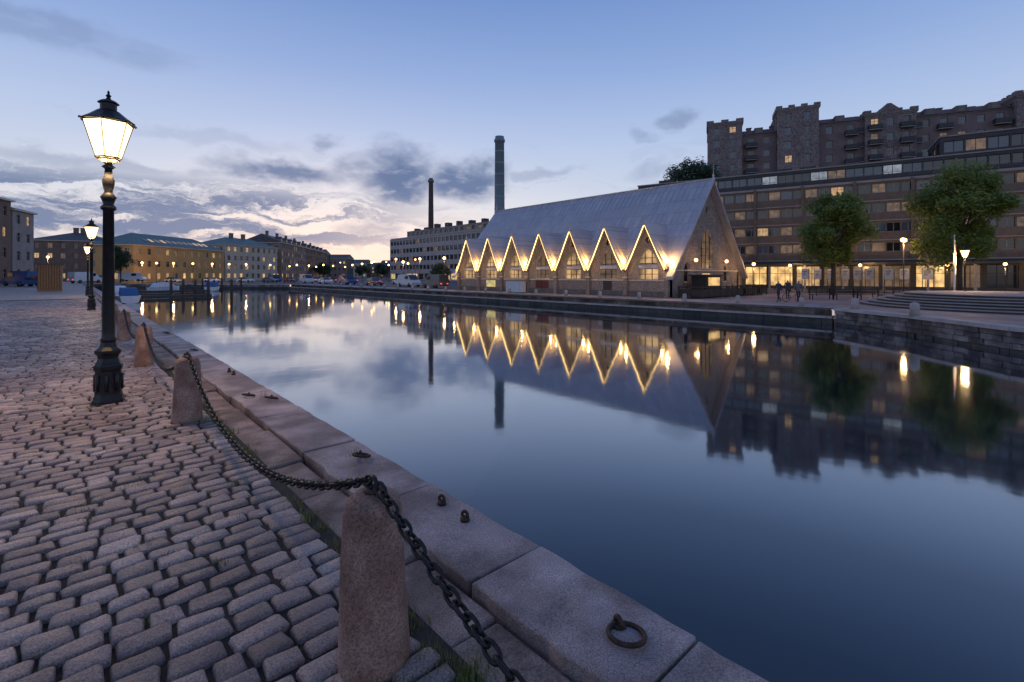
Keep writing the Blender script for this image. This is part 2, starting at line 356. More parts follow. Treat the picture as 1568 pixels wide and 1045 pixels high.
cr=ramp.color_ramp; st=[(-.2,(.22,.22,.25)),(0,(.62,.54,.54)),(.05,(.61,.60,.645)),(.14,(.55,.62,.74)),(.26,(.41,.52,.75)),(.38,(.26,.385,.68)),(.5,(.165,.28,.58)),(1,(.08,.15,.38))]
while len(cr.elements)<len(st): cr.elements.new(.5)
for e,(z,c) in zip(cr.elements,st): e.position=z*.8+.2; e.color=(*c,1)
col=ramp.outputs[0]
glow=vm('SUBTRACT',D,dvec(520,400)); gl=vm('LENGTH',vm('MULTIPLY',glow,(1,1,2.6)))
g=smooth(gl,.7,0); col=mixc(g,col,mixc(1.0,col,(.27,.16,.05),'ADD'))
g2=smooth(gl,1.3,.2); col=mixc(g2,col,mixc(1.0,col,(.06,.035,.02),'ADD'))
sky=N('ShaderNodeTexSky'); sky.sky_type='NISHITA'; sky.sun_disc=False; sky.sun_elevation=math.radians(1.0); gd=dvec(500,405)
sky.sun_rotation=math.atan2(gd.x,gd.y)
col=mixc(1.0,col,mixc(1.0,sky.outputs[0],(.012,.012,.012),'MULTIPLY'),'ADD')
# clouds
nz=N('ShaderNodeTexNoise'); nz.inputs['Scale'].default_value=9; nz.inputs['Detail'].default_value=6; nz.inputs['Roughness'].default_value=.6
L(vm('MULTIPLY',D,(1,1,1.9)),nz.inputs['Vector'])
dist=vm('MULTIPLY',vm('SUBTRACT',nz.outputs['Color'],(.5,.5,.5)),(.13,.13,.085)); DD=vm('ADD',D,dist)
nf=N('ShaderNodeTexNoise'); nf.inputs['Scale'].default_value=26; nf.inputs['Detail'].default_value=5; L(vm('MULTIPLY',D,(1,1,2.2)),nf.inputs['Vector'])
mask=None
for (px,py,w_,h_,s) in [(608,272,.088,.062,1.0),(712,276,.088,.047,.98),(432,266,.12,.027,.9),(548,262,.05,.035,.6),(497,214,.035,.018,.5),(1040,180,.035,.022,.5),(985,212,.035,.018,.35),
      (360,250,.03,.02,.4),(565,352,.06,.02,.5),(60,40,.16,.022,.35),(820,262,.08,.012,.35),(330,215,.14,.012,.2),(180,255,.2,.016,.4),(650,240,.05,.02,.3),(1000,265,.05,.02,.3)]:
    c=dvec(px,py); v=vm('SUBTRACT',DD,tuple(c)); v=vm('MULTIPLY',v,(1/w_,1/w_,1/h_)); ln=vm('LENGTH',v)
    k=smooth(ln,1.35,.35,0,s); mask=k if mask is None else mth('MAXIMUM',mask,k)
mask=mth('MULTIPLY',mask,smooth(nf.outputs['Fac'],.25,.55,.5,1))
ns=N('ShaderNodeTexNoise'); ns.inputs['Scale'].default_value=5; ns.inputs['Detail'].default_value=8; ns.inputs['Roughness'].default_value=.62
L(vm('MULTIPLY',DD,(1.0,1.0,8.5)),ns.inputs['Vector'])
leftd=Vector((ST-CT*1.3,CT+ST*1.3,0)).normalized()
az=smooth(vm('DOT_PRODUCT',D,tuple(leftd)),.62,.93); band=mth('MULTIPLY',smooth(Z,.035,.07),smooth(Z,.19,.13))
st_=mth('MULTIPLY',mth('MULTIPLY',smooth(ns.outputs['Fac'],.42,.57),az),mth('MULTIPLY',band,.9))
allb=mth('MULTIPLY',mth('MULTIPLY',smooth(ns.outputs['Fac'],.52,.68),smooth(Z,.03,.08)),mth('MULTIPLY',smooth(Z,.30,.12),.3))
mask=mth('MAXIMUM',mth('MAXIMUM',mask,st_),allb)
col=mixc(mask,col,mixc(g,(.135,.195,.35),(.18,.215,.36)))
L(col,bg.inputs['Color']); bg.inputs['Strength'].default_value=1.05
sun=bpy.data.lights.new('sun','SUN'); sun.energy=.008; sun.angle=math.radians(45); sun.color=(1,.78,.6)
so=link(bpy.data.objects.new('sun',sun)); so.rotation_euler=(math.radians(82),0,math.pi-math.atan2(gd.x,gd.y)) 
# ------------------------------------------------------------ ground + water
ZW=-1.5; ZF=-.5; XE=2.04
BANK=[(35,112),(35,8.8),(31.5,4.6),(27.4,.9),(24.2,-4),(22,-12),(20.5,-60)]
A=Asset('far_ground'); p=A.part('sheet')
outer=[(35,112)]+BANK[1:]+[(20.5,-3500),(3500,-3500),(3500,3500),(-3500,3500),(-3500,152),(2.03,152)]
tri=tessellate_polygon([[Vector((x,y,0)) for x,y in outer]])
p.add([(x,y,ZF) for x,y in outer],[tuple(t) for t in tri],'asphalt'); A.build()
A=Asset('near_ground'); p=A.part('sheet')
p.add([(-3500,-3500,-.030),(1.2,-3500,-.030),(1.2,152,-.030),(-3500,152,-.030),(1.2,160,-.47),(-3500,160,-.47)],[(0,1,2,3),(3,2,4,5)],'cobble_sheet'); A.build()
A=Asset('canal_water'); p=A.part('s'); p.poly([(1.2,-3000,ZW),(40,-3000,ZW),(40,158,ZW),(1.2,158,ZW)],'canal_water'); A.build()
A=Asset('quay_path'); p=A.part('s'); p.poly([(35.75,10,ZF+.004),(39.6,10,ZF+.004),(39.6,111,ZF+.004),(35.75,111,ZF+.004)],'path_stone'); A.build()
A=Asset('plaza_paving'); p=A.part('s')
pl=[(35.75,9.9),(32.2,4.3),(28.1,.6),(24.9,-4.2),(22.7,-12),(21.2,-50),(62,-50),(62,20),(39.6,20),(39.6,9.9)]
tri=tessellate_polygon([[Vector((x,y,0)) for x,y in pl]]); p.add([(x,y,ZF+.005) for x,y in pl],[tuple(t) for t in tri],'pink_paving'); A.build()
# ------------------------------------------------------------ setts
def setts():
    V=[];F=[];vo=0; y=-1.6
    A8=np.array([(1,.78),(.88,1),(-.88,1),(-1,.78),(-1,-.78),(-.88,-1),(.88,-1),(1,-.78)],float)
    while y<42:
        pitch=.127+random.uniform(-.012,.014); xmin=-1.0-.13*max(y,0)/1.2-.4; xmax=1.16
        x=xmax+random.uniform(-.03,.0)
        while x>xmin:
            w_=random.uniform(.13,.255); hx=w_/2-.0065; hy=pitch/2-.006+random.uniform(-.006,.003)
            cx=x-w_/2; cy=y+.03*math.sin(cx*2.1+y*.3)+.015*math.sin(cx*5+y)+random.uniform(-.006,.006)
            th=random.gauss(0,.035); zc=random.gauss(0,.004)+.007*math.sin(cx*1.7+y*.9); tx,ty=random.gauss(0,.035),random.gauss(0,.045)
            c,s=math.cos(th),math.sin(th); j=1+rng.uniform(-.12,.04,(8,2)); B=A8*np.array([hx,hy])*j
            rings=[(-.05,0),(-.014,0),(-.004,.005),(.001,.014)]
            P=[]
            for z,ins in rings:
                q=B.copy(); q[:,0]-=np.sign(q[:,0])*ins; q[:,1]-=np.sign(q[:,1])*ins
                X=cx+q[:,0]*c-q[:,1]*s; Y=cy+q[:,0]*s+q[:,1]*c; zj=rng.normal(0,.0018,8) if ins else 0
                P.append(np.stack([X,Y,z+zc+tx*q[:,0]+ty*q[:,1]+zj],1))
            P.append(np.array([[cx+random.uniform(-.3,.3)*hx,cy+random.uniform(-.3,.3)*hy,zc+.003+random.gauss(0,.002)]])); V.append(np.concatenate(P))
            for k in range(3):
                for i in range(8):
                    a=vo+k*8+i; b=vo+k*8+(i+1)%8; F.append((a,b,b+8,a+8))
            for i in range(8): F.append((vo+24+i,vo+24+(i+1)%8,vo+32))
            vo+=33
            x-=w_
        y+=pitch
    me=bpy.data.meshes.new('cobblestone_paving'); me.from_pydata(np.concatenate(V).tolist(),[],F); me.materials.append(M['sett_granite'])
    me.polygons.foreach_set('use_smooth',[True]*len(F)); me.update()
    link(bpy.data.objects.new('cobblestone_paving',me))
setts()
A=Asset('joint_soil'); A.part('s').poly([(-9,-3,-.0235),(1.22,-3,-.0235),(1.22,44,-.0235),(-9,44,-.0235)],'joint_earth'); A.build()
# ------------------------------------------------------------ near coping
def bevelobj(o,w_,seg=2):
    m=o.modifiers.new('bevel','BEVEL'); m.width=w_; m.segments=seg; m.limit_method='ANGLE'; return o
A=Asset('quay_coping'); p=A.part('s'); ys=[-6,-4.6,-3.3,-2,-.9,.05,1.03,2.0,3.15,4.5,5.9,7.2]
while ys[-1]<152: ys.append(ys[-1]+random.uniform(1.1,1.7))
for a,b in zip(ys[:-1],ys[1:]):
    z=.0+random.uniform(-.007,.009); sk=random.uniform(-.02,.02); x0=1.53+random.uniform(-.012,.012); g_=.007
    n=9; low=[(x0+(random.uniform(-.012,.022) if 0<i<n else 0),a+g_+sk*(1 if i==0 else 0)+(b-a-2*g_)*i/n) for i in range(n+1)]
    hi=[(XE+(random.uniform(-.010,.005) if 0<i<n else 0),a+g_-sk*(1 if i==0 else 0)+(b-a-2*g_)*i/n) for i in range(n+1)]
    ring=low+hi[::-1]; k=len(ring); v=[(x,y,-.32) for x,y in ring]+[(x,y,z+random.uniform(-.003,.003)) for x,y in ring]
    p.add(v,[tuple(range(k)),tuple(range(2*k-1,k-1,-1))]+[(i,(i+1)%k,k+(i+1)%k,k+i) for i in range(k)],'coping_granite')
bevelobj(A.build(),.012)
A=Asset('quay_ledge'); p=A.part('s'); y=-6
while y<60:
    l=random.uniform(.5,1.3); z=-.035+random.uniform(-.014,.010)
    p.box(1.19+random.uniform(-.03,.04),1.515+random.uniform(-.02,.004),y+.008,y+l-.008,-.3,z,'ledge_granite',jit=.013); y+=l
p.box(1.195,1.5,60,152,-.3,-.03,'ledge_granite')
bevelobj(A.build(),.022,3)
def stone_wall(name,path,z0,z1,rows,bl,mt,mt2,thick=.5,cop=None):
    A=Asset(name); p=A.part('s'); rh=(z1-z0)/rows
    for P,Q in zip(path[:-1],path[1:]):
        fr,Ln=frame(P,Q)
        p.box(0,Ln,-thick,-.12,z0-.8,z1-.03,'quay_stone_wet_shade',fr)
        for r in range(rows):
            u=-random.uniform(0,.4)
            while u<Ln:
                b=bl*random.uniform(.6,1.4); a0=max(u,0)+.012; a1=min(u+b,Ln)-.012
                if a1-a0>.05:
                    d=random.uniform(-.05,.02); zz=z0+r*rh
                    p.box(a0,a1,-.3,-.03+d,zz+.012-(.6 if r==0 else 0),zz+rh-.012,mt2 if r==0 else mt,fr,jit=.012)
                u+=b
        if cop:
            u=0
            while u<Ln:
                b=min(random.uniform(1.1,1.7),Ln-u); p.box(u+.006,u+b-.006,-.75,.06,z1,z1+cop,'pale_stone',fr,jit=.004); u+=b
    return A.build()
stone_wall('near_quay_wall',[(XE-.02,152),(XE-.02,-8)][::-1],ZW-.2,-.33,3,1.1,'quay_stone','quay_stone_wet_shade')
fp=[(35.7,112),(35.7,9.2)]
stone_wall('far_quay_wall',fp,-1.0,ZF-.14,1,1.3,'quay_stone','quay_stone',cop=.15)
stone_wall('far_quay_ledge',[(35,112),(35,8.9)],ZW-.1,-1.12,1,1.5,'quay_stone_wet_shade','quay_stone_wet_shade',cop=.13)
A=Asset('quay_ledge_infill'); A.part('s').box(35.3,35.7,9.2,112,-1.4,-1.0,'quay_stone'); A.build()
stone_wall('rubble_quay_wall',BANK[1:],ZW-.1,ZF-.12,4,.62,'quay_stone','quay_stone_wet_shade',cop=.17)
stone_wall('end_quay_wall',[(2.03,151.5),(35,111.5)],ZW-.1,ZF-.1,2,1.4,'quay_stone','quay_stone_wet_shade',cop=.12)
# ------------------------------------------------------------ bollards, chains
BX=.935; BY=[-2.55,1.895,6.36,10.8,15.25,19.7,24.15]
bo=None
for y in BY:
    if bo is None:
        A=Asset('stone_bollard',(BX,y,0)); p=A.part('granite_post'); seg=28; prof=[(.148,-.05),(.147,.02),(.144,.07),(.142,.12),(.138,.2),(.134,.3),(.130,.39),(.126,.48),(.120,.60),(.116,.635),(.108,.66),(.09,.677),(.05,.69),(.0005,.694)]
        p.lathe(prof,(BX,y,0),'bollard_granite',seg); 
        q_=[]
        for i,(a,b,c) in enumerate(p.v):
            an=2*math.pi*(i%seg)/seg; k=1+.022*math.sin(3*an+c*4)+.014*math.sin(5*an-c*9)+random.gauss(0,.006); q_.append((BX+(a-BX)*k,y+(b-y)*k,c+random.gauss(0,.0025)))
        p.v=q_
        q=A.part('iron_staple'); q.torus((BX,y,.715),.035,.010,'chain_iron',(1,0,0)); q.torus((BX,y,.697),.03,.012,'rust_iron',(0,0,1))
        bo=A.build()
    else: copy_of(bo,(BX,y,0),rot=random.choice([0,math.pi])*1.0+random.uniform(-.1,.1))
def chain(p,P,Q,sag):
    P=Vector(P);Q=Vector(Q); n0=400; pts=[P.lerp(Q,i/n0)-Vector((0,0,sag*4*(i/n0)*(1-i/n0))) for i in range(n0+1)]
    cum=[0]
    for a,b in zip(pts[:-1],pts[1:]): cum.append(cum[-1]+(b-a).length)
    pitch=.054; n=int(cum[-1]/pitch); j=0
    for k in range(n):
        s=(k+.5)*cum[-1]/n
        while cum[j+1]<s: j+=1
        c=pts[j]; T=(pts[j+1]-pts[j]).normalized(); side=Vector((1,0,0)); up=T.cross(side).normalized(); side=up.cross(T).normalized()
        a0=(.6 if k%2 else .6+math.pi/2)+random.uniform(-.25,.25); U=side*math.cos(a0)+up*math.sin(a0); Wn=T.cross(U)
        vs=[];seg=14;ms=6;r=.0078
        for i in range(seg):
            t=2*math.pi*i/seg; e=T*math.cos(t)*.030+U*math.sin(t)*.019+T*(.008 if math.cos(t)>0 else -.008); nr=(T*math.cos(t)+U*math.sin(t)).normalized()
            for m_ in range(ms):
                u=2*math.pi*m_/ms; vs.append(c+e+nr*r*math.cos(u)+Wn*r*math.sin(u))
        p.add(vs,[(i*ms+m_,i*ms+(m_+1)%ms,((i+1)%seg)*ms+(m_+1)%ms,((i+1)%seg)*ms+m_) for i in range(seg) for m_ in range(ms)],'chain_iron',True)
for i,(a,b) in enumerate(zip(BY[:-1],BY[1:])):
    A=Asset('iron_chain',(BX,a,.7)); A.part('links').norec=True; chain(A.part('links'),(BX,a+.03,.73),(BX,b-.03,.73),.45+random.uniform(-.03,.03)); A.build()
A=Asset('mooring_ring',(1.81,1.25,0)); p=A.part('iron'); p.torus((1.80,1.235,.022),.078,.0115,'rust_iron',(.10,.06,1),seg=36); p.torus((1.835,1.30,.02),.024,.012,'rust_iron',(1,-.4,0)); p.lathe([(.035,0),(.035,.012),(.028,.016)],(1.835,1.30,.004),'rust_iron'); A.build()
for (x,y) in [(1.90,2.82),(1.885,2.53),(1.9,8.7),(1.9,9.0)]:
    A=Asset('mooring_eye',(x,y,0)); p=A.part('iron'); p.lathe([(.032,0),(.030,.02),(.018,.03)],(x,y,.003),'rust_iron'); p.torus((x,y,.042),.022,.010,'rust_iron',(1,.3,0)); A.build()
for (x,y) in [(1.86,4.0),(1.88,6.65),(1.7,7.0),(1.88,12),(1.88,16)]:
    A=Asset('mooring_ring',(x,y,0)); p=A.part('iron'); p.torus((x,y,.03),.07,.012,'rust_iron',(.25,.1,1),seg=30); p.torus((x+.02,y+.06,.02),.022,.011,'rust_iron',(1,-.3,0)); A.build()
# ------------------------------------------------------------ quay lamps
def lantern(name,x,y,z0=0,H=3.88,light=40,rot=.2,big=.78):
    A=Asset(name,(x,y,z0)); p=A.part('post'); c=(x,y,z0); k=H/3.88; s=.84
    p.lathe([(r*s,z) for r,z in [(.20,0),(.20,.04),(.185,.06),(.175,.10),(.165,.12),(.158,.40),(.175,.43),(.178,.47),(.15,.50),(.125,.56),(.135,.60),(.165,.63),(.165,.66),(.11,.70),(.09,.76)]],c,'black_iron',8,rot,smooth=False)
    for i in range(8):
        a=rot+2*math.pi*(i+.5)/8; r=.152*s
        p.tube((x+r*math.cos(a),y+r*math.sin(a),z0+.16),(x+r*math.cos(a),y+r*math.sin(a),z0+.36),.022,'black_iron',6)
    p.lathe([(r*s,z) for r,z in [(.09,.76),(.10,.79),(.082,.82),(.078,.9),(.066,2.40*k),(.095,2.42*k),(.095,2.45*k),(.062,2.48*k),(.08,2.53*k),(.10,2.57*k),(.065,2.61*k),(.05,2.64*k),(.07,2.72*k),(.078,2.78*k),(.052,2.83*k),(.044,2.92*k),(.085,2.95*k),(.04,2.98*k),(.035,3.04*k)]],c,'black_iron',16)
    zb=z0+3.06*k; zt=z0+3.50*k; rb=.165*big; rt=.325*big; n=6
    fr_=A.part('lantern_frame'); gl=A.part('lantern_glass')
    B=[(x+rb*math.cos(rot+2*math.pi*i/n),y+rb*math.sin(rot+2*math.pi*i/n),zb) for i in range(n)]
    T=[(x+rt*math.cos(rot+2*math.pi*i/n),y+rt*math.sin(rot+2*math.pi*i/n),zt) for i in range(n)]
    gs=.97; g=lambda q:(x+(q[0]-x)*gs,y+(q[1]-y)*gs,q[2])
    gl.add([g(q) for q in B]+[g(q) for q in T],[(i,(i+1)%n,n+(i+1)%n,n+i) for i in range(n)],'lantern_glow')
    for i in range(n):
        fr_.tube(B[i],T[i],.005,'black_iron',6); fr_.tube(B[i],B[(i+1)%n],.011,'black_iron',6); fr_.tube(T[i],T[(i+1)%n],.010,'black_iron',6)
        a=rot+2*math.pi*i/n; fr_.sphere((x+.355*big*math.cos(a),y+.355*big*math.sin(a),zt+.01),.016,'black_iron',6)
    fr_.lathe([(rb,-.01),(rb*.9,-.03),(rb*.5,-.05),(.035,-.08)],(x,y,zb),'black_iron',n,rot,smooth=False)
    fr_.lathe([(rt+.015,0),(rt+.022,.012),(rt*.75,.075),(rt*.42,.15),(rt*.34,.16),(rt*.34,.235),(rt*.44,.245),(rt*.30,.275),(.03,.295),(.018,.32),(.030,.34),(.016,.355),(.010,.37),(.016,.38),(.001,.41)],(x,y,zt),'black_iron',12,rot,smooth=False)
    if light: A.light((x,y,zb-.14),light,(1,.62,.27),.14)
    return A.build()
lantern('street_lamp',.33,7.88,0,3.88,330)
lantern('street_lamp',.62,28.8,0,4.15,300)
lantern('street_lamp',.85,49.5,0,4.15,300)
lantern('street_lamp',*tan((1477-784)/740,35.7),-.3,4.1,800,big=.9)
def postlamp(x,y,z0,h,e=0,arm=0,r=.16,b='bulb_far'):
    A=Asset('street_lamp',(x,y,z0)); p=A.part('post'); p.lathe([(.11,0),(.11,.5),(.06,.55),(.045,h-.1)],(x,y,z0),'black_iron',8)
    g=A.part('lamp_head')
    for s in ((-1,1) if arm else (0,)):
        if arm: p.tube((x,y,z0+h-.3),(x+s*arm,y,z0+h-.1),.03,'black_iron',6)
        xx=x+s*arm; g.lathe([(r*.3,0),(r,r*.4),(r*1.05,r*1.2),(r*.5,r*1.9)],(xx,y,z0+h-.1),b,10); p.lathe([(r*1.3,0),(r*1.0,.06),(.03,.18)],(xx,y,z0+h-.1+r*1.9),'black_iron',10)
    if e: A.light((x,y-.0,z0+h-.35),e,(1,.58,.24),.15)
    return A.build()
# ------------------------------------------------------------ fish church
def arch(c,a,sill,spring,n=7):
    pts=[(c-a,sill),(c+a,sill)]
    for i in range(n+1):
        t=math.radians(60*i/n); pts.append((c-a+2*a*math.cos(t),spring+2*a*math.sin(t)))
    for i in range(n-1,-1,-1):
        t=math.radians(60*i/n); pts.append((c+a-2*a*math.cos(t),spring+2*a*math.sin(t)))
    return pts
def holewall(p,outline,holes,mp,t,mt,rev=None):
    loops=[outline]+holes; tri=tessellate_polygon([[Vector((a,b,0)) for a,b in l] for l in loops]); flat=[q for l in loops for q in l]
    p.add([mp(a,b,0) for a,b in flat],[tuple(x) for x in tri],mt); p.add([mp(a,b,t) for a,b in flat],[tuple(x) for x in tri],mt)
    for l in loops:
        n=len(l); p.add([mp(a,b,0) for a,b in l]+[mp(a,b,t) for a,b in l],[(i,(i+1)%n,n+(i+1)%n,n+i) for i in range(n)],rev or mt)
x0,xr,x1=40,47.3,54.6; y0=22.8; nb=7; bw=4.6; y1=y0+nb*bw; ze,zr,zd=2.35,11.15,6.55
A=Asset('fish_market_hall',(x0,y0,ZF)); W=A.part('walls'); G=A.part('windows'); Fm=A.part('window_tracery'); R=A.part('roof'); Tm=A.part('barge_boards'); B_=A.part('buttresses'); Dr=A.part('doors'); Lp=A.part('wall_lamps')
def archwin(mp,c,a,sill,spring,pane,lights=3):
    pts=arch(c,a,sill,spring); G.poly([mp(u,z,.26) for u,z in pts],pane)
    for i in range(len(pts)):
        q,r_=pts[i],pts[(i+1)%len(pts)]; Fm.tube(mp(*q,.17),mp(*r_,.17),.07,'pale_trim',5)
    for i in range(1,lights):
        u=c-a+2*a*i/lights; top=spring+math.sqrt(max(0,4*a*a-(abs(u-c)+a)**2)); Fm.tube(mp(u,sill,.2),mp(u,top,.2),.045,'timber_dark',5)
    for k in range(1,5):
        z=sill+(spring+a*1.2-sill)*k/4.6; hw=a if z<spring else max(0,2*a*math.sqrt(max(0,1-((z-spring)/(2*a))**2))-a); Fm.tube(mp(c-hw,z,.21),mp(c+hw,z,.21),.028,'timber_dark',5)
for side in (0,1):
    X=x0 if side==0 else x1; sg=1 if side==0 else -1
    mp=lambda u,z,d,X=X,sg=sg:(X+sg*d,u,z)
    for k in range(nb):
        c=y0+bw*(k+.5); out=[(c-bw/2,ZF),(c+bw/2,ZF),(c+bw/2,ze),(c,zd-.22),(c-bw/2,ze)]
        ar=arch(c,1.12,1.15,2.15); oc=[(c+.34*math.cos(t*math.pi/4),4.85+.34*math.sin(t*math.pi/4)) for t in range(8)]
        holewall(W,out,[ar,oc],mp,.45,'church_stone','pale_trim')
        archwin(mp,c,1.12,1.15,2.15,'church_window' if k in(0,2,5) else 'glass_dim' if k%2 else 'church_window')
        G.poly([mp(u,z,.3) for u,z in oc],'glass_dark')
        for s in (-1,1):
            xb=(zd-ze)/(zr-ze)*(xr-x0)
            m1=(c+s*bw/2*.62,ze+(zd-ze)*.33); xm=(m1[1]-ze)/(zr-ze)*(xr-x0)
            tp=[mp(c,zd,-.55),mp(*m1,-.55),mp(c+s*bw/2,ze-.02,-.55),mp(c+s*bw/2,ze-.02,.02),mp(*m1,xm),mp(c,zd,xb)]
            R.add(tp+[(a,b,z-.16) for a,b,z in tp],[(0,1,4,5),(1,2,3,4),(6,7,10,11),(7,8,9,10),(0,1,7,6),(1,2,8,7),(2,3,9,8)],'zinc_roof')
            up,lo=.07,-.30; pr=[(c,zd),m1,(c+s*bw/2,ze)]
            vv=[mp(u,z+dz,d) for d in (-.60,-.52) for dz in (up,lo) for u,z in pr]
            Tm.add(vv,[(0,1,4,3),(1,2,5,4),(6,7,10,9),(7,8,11,10),(0,1,7,6),(1,2,8,7),(3,4,10,9),(4,5,11,10)],'pale_trim')
            if side==0:   # light strip that follows each gable edge
                e0=(c+s*.05,zd-.33); e1=(m1[0],m1[1]-.40); e2=(c+s*(bw/2-.2),ze-.28)
                Lp.tube(mp(*e0,-.57),mp(*e1,-.57),.040,'strip_light',5); Lp.tube(mp(*e1,-.57),mp(*e2,-.57),.040,'strip_light',5)
        R.lathe([(.09,-.15),(.10,.1),(.05,.16),(.08,.22),(.03,.3),(.005,.75)],mp(c,zd,-.5),'zinc_roof',8)
        W.box(X-sg*.10 if sg>0 else X+.003,X-.003 if sg>0 else X+.10,c-bw/2+.2,c+bw/2-.2,ZF,ZF+.55,'church_plinth')
        if side==0:
            if k==3: Dr.box(x0-.06,x0-.003,c-1.0,c+1.0,ZF+.56,.95,'red_door')
            if k==3: Dr.box(x0-.09,x0-.061,c-.03,c+.03,ZF+.56,.95,'timber_dark')
            if k==1: Dr.box(x0-.06,x0-.003,c-.5,c+.5,ZF+.56,.98,'timber_dark')
            if k==5: Dr.box(x0-.06,x0-.003,c-.9,c+.9,ZF+.56,.9,'shop_green')
        W.box(X-sg*.07 if sg>0 else X+.003,X-.003 if sg>0 else X+.07,c-bw/2+.2,c+bw/2-.2,1.0,1.12,'pale_trim')
    for k in range(nb+1):
        y=y0+bw*k; y=min(max(y,y0+.2),y1-.2)
        a,b=(X-.35,X-.004) if side==0 else (X+.004,X+.35)
        B_.box(a,b,y-.2,y+.2,ZF,1.3,'church_stone'); B_.box(a+.08 if side==0 else a,b if side==0 else b-.08,y-.16,y+.16,1.3,ze-.25,'church_stone')
        B_.box(a-.05 if side==0 else a,b if side==0 else b+.05,y-.24,y+.24,1.3,1.4,'pale_trim')
        B_.lathe([(.05,0),(.05,.01),(.12,.18),(.12,.3)],(X-sg*.45,y,ze-.45),'timber_dark',8)
        if side==0:
            A.light((X-1.0,y,2.45),50,(1,.58,.19),.07)
            Lp.sphere((X-.2,y,2.62),.05,'bulb_warm',8); A.light((X-.05,y,3.15),230,(1,.56,.17),.1)
for Y,sg in ((y0,1),(y1,-1)):
    mp=lambda u,z,d,Y=Y,sg=sg:(u,Y+sg*d,z)
    out=[(x0+.01,ZF),(x1-.01,ZF),(x1-.01,ze),(xr,zr-.25),(x0+.01,ze)]
    ar=arch(xr,1.75,2.2,3.2,9); dr=[(xr-1.1,ZF+.02),(xr+1.1,ZF+.02),(xr+1.1,1.75),(xr-1.1,1.75)]
    a2=arch(xr-4.2,.55,.9,1.9); a3=arch(xr+4.2,.55,.9,1.9); oc=[(xr+.45*math.cos(t*math.pi/5),8.1+.45*math.sin(t*math.pi/5)) for t in range(10)]
    holewall(W,out,[ar,dr,a2,a3,oc],mp,.45,'church_stone','pale_trim')
    archwin(mp,xr,1.75,2.2,3.2,'glass_dim',4); archwin(mp,xr-4.2,.55,.9,1.9,'glass_dark',2); archwin(mp,xr+4.2,.55,.9,1.9,'glass_dark',2)
    G.poly([mp(u,z,.3) for u,z in oc],'glass_dark'); Dr.add([mp(u,z,.3) for u,z in dr],[(0,1,2,3)],'shop_light')
    for u in (-1.05,-.35,.35,1.05): Dr.add([mp(xr+u-.04,z,.2) for z in (ZF,1.75)]+[mp(xr+u+.04,z,.2) for z in (1.75,ZF)],[(0,1,2,3)],'timber_dark')
    if sg>0: W.box(x0+.02,x1-.02,Y-.08,Y-.004,1.95,2.07,'pale_trim')
    for u in (-3.3,3.3):
        Lp.sphere((xr+u,Y-sg*.45,3.0),.17,'bulb_warm',8); Lp.tube((xr+u,Y,2.9),(xr+u,Y-sg*.45,2.85),.03,'timber_dark',5)
        if sg>0: A.light((xr+u,Y-sg*.6,3.0),100,(1,.54,.18),.1)
def slab(ya,yb,xa):
    for s in (-1,1):
        t=(xa-x0)/(xr-x0); zz=ze+(zr-ze)*t; X=lambda q: q if s<0 else 2*xr-q
        a=[(X(xa),ya,zz),(X(xa),yb,zz),(xr,yb,zr),(xr,ya,zr)]; b=[(p_[0],p_[1],p_[2]-.28) for p_ in a]
        R.add(a+b,[(0,1,2,3),(4,5,6,7),(0,1,5,4),(1,2,6,5),(0,3,7,4)],'zinc_roof')
slab(y0-.004,y1+.004,x0+.1); slab(y0-.7,y0-.006,x0-.75); slab(y1+.006,y1+.7,x0-.75)
for s in (-1,1):
    y=y0+.1
    while y<y1:
        t=.49; X=lambda q:q if s<0 else 2*xr-q
        P=Vector((X(x0+(xr-x0)*t),y,ze+(zr-ze)*t+.015)); Q=Vector((xr,y,zr+.015)); R.tube(P,Q,.022,'zinc_roof',4); y+=.62
R.tube((xr,y0-.75,zr+.03),(xr,y1+.75,zr+.03),.1,'zinc_roof',8)
for y in (y0-.6,y1+.6): R.lathe([(.16,-.3),(.16,.1),(.07,.2),(.12,.35),(.04,.5),(.005,1.6)],(xr,y,zr),'zinc_roof',8)
A.build()
# ------------------------------------------------------------ restaurant terrace by the gable
A=Asset('restaurant_terrace',(47,21,ZF)); p=A.part('deck_fence')
for (a,b) in [((40.5,22.2),(40.5,20.0)),((40.5,20.0),(55,20.0)),((55,20.0),(55,22.2))]:
    fr,Ln=frame(a,b); p.box(0,Ln,-.04,.04,ZF+.95,ZF+1.05,'timber_dark',fr); p.box(0,Ln,-.02,.02,ZF+.15,ZF+.8,'timber_dark',fr)
    for i in range(int(Ln/1.2)+1): p.box(i*1.2-.05,i*1.2+.05,-.05,.05,ZF,ZF+1.1,'timber_dark',fr)
q=A.part('tables_and_chairs')
for i in range(7):
    x=46.9+i*1.2; y=21+random.uniform(-.3,.3); q.lathe([(.3,0),(.3,.03),(.04,.05),(.04,.7),(.42,.72),(.42,.76)],(x,y,ZF),'timber_dark',10)
    for s in (-1,1): q.box(x-.2,x+.2,y+s*.7-.2,y+s*.7+.2,ZF+.42,ZF+.47,'timber_dark'); q.box(x-.2,x+.2,y+s*.88-.02,y+s*.88+.02,ZF,ZF+.9,'timber_dark')
q=A.part('serving_hut'); q.box(42.5,45.5,20.6,22.0,ZF,1.5,'timber_dark'); q.box(42.2,45.8,20.3,22.2,1.5,1.62,'panel_dark'); q.box(42.9,45.1,20.54,20.595,.6,1.35,'shop_light')
A.build()
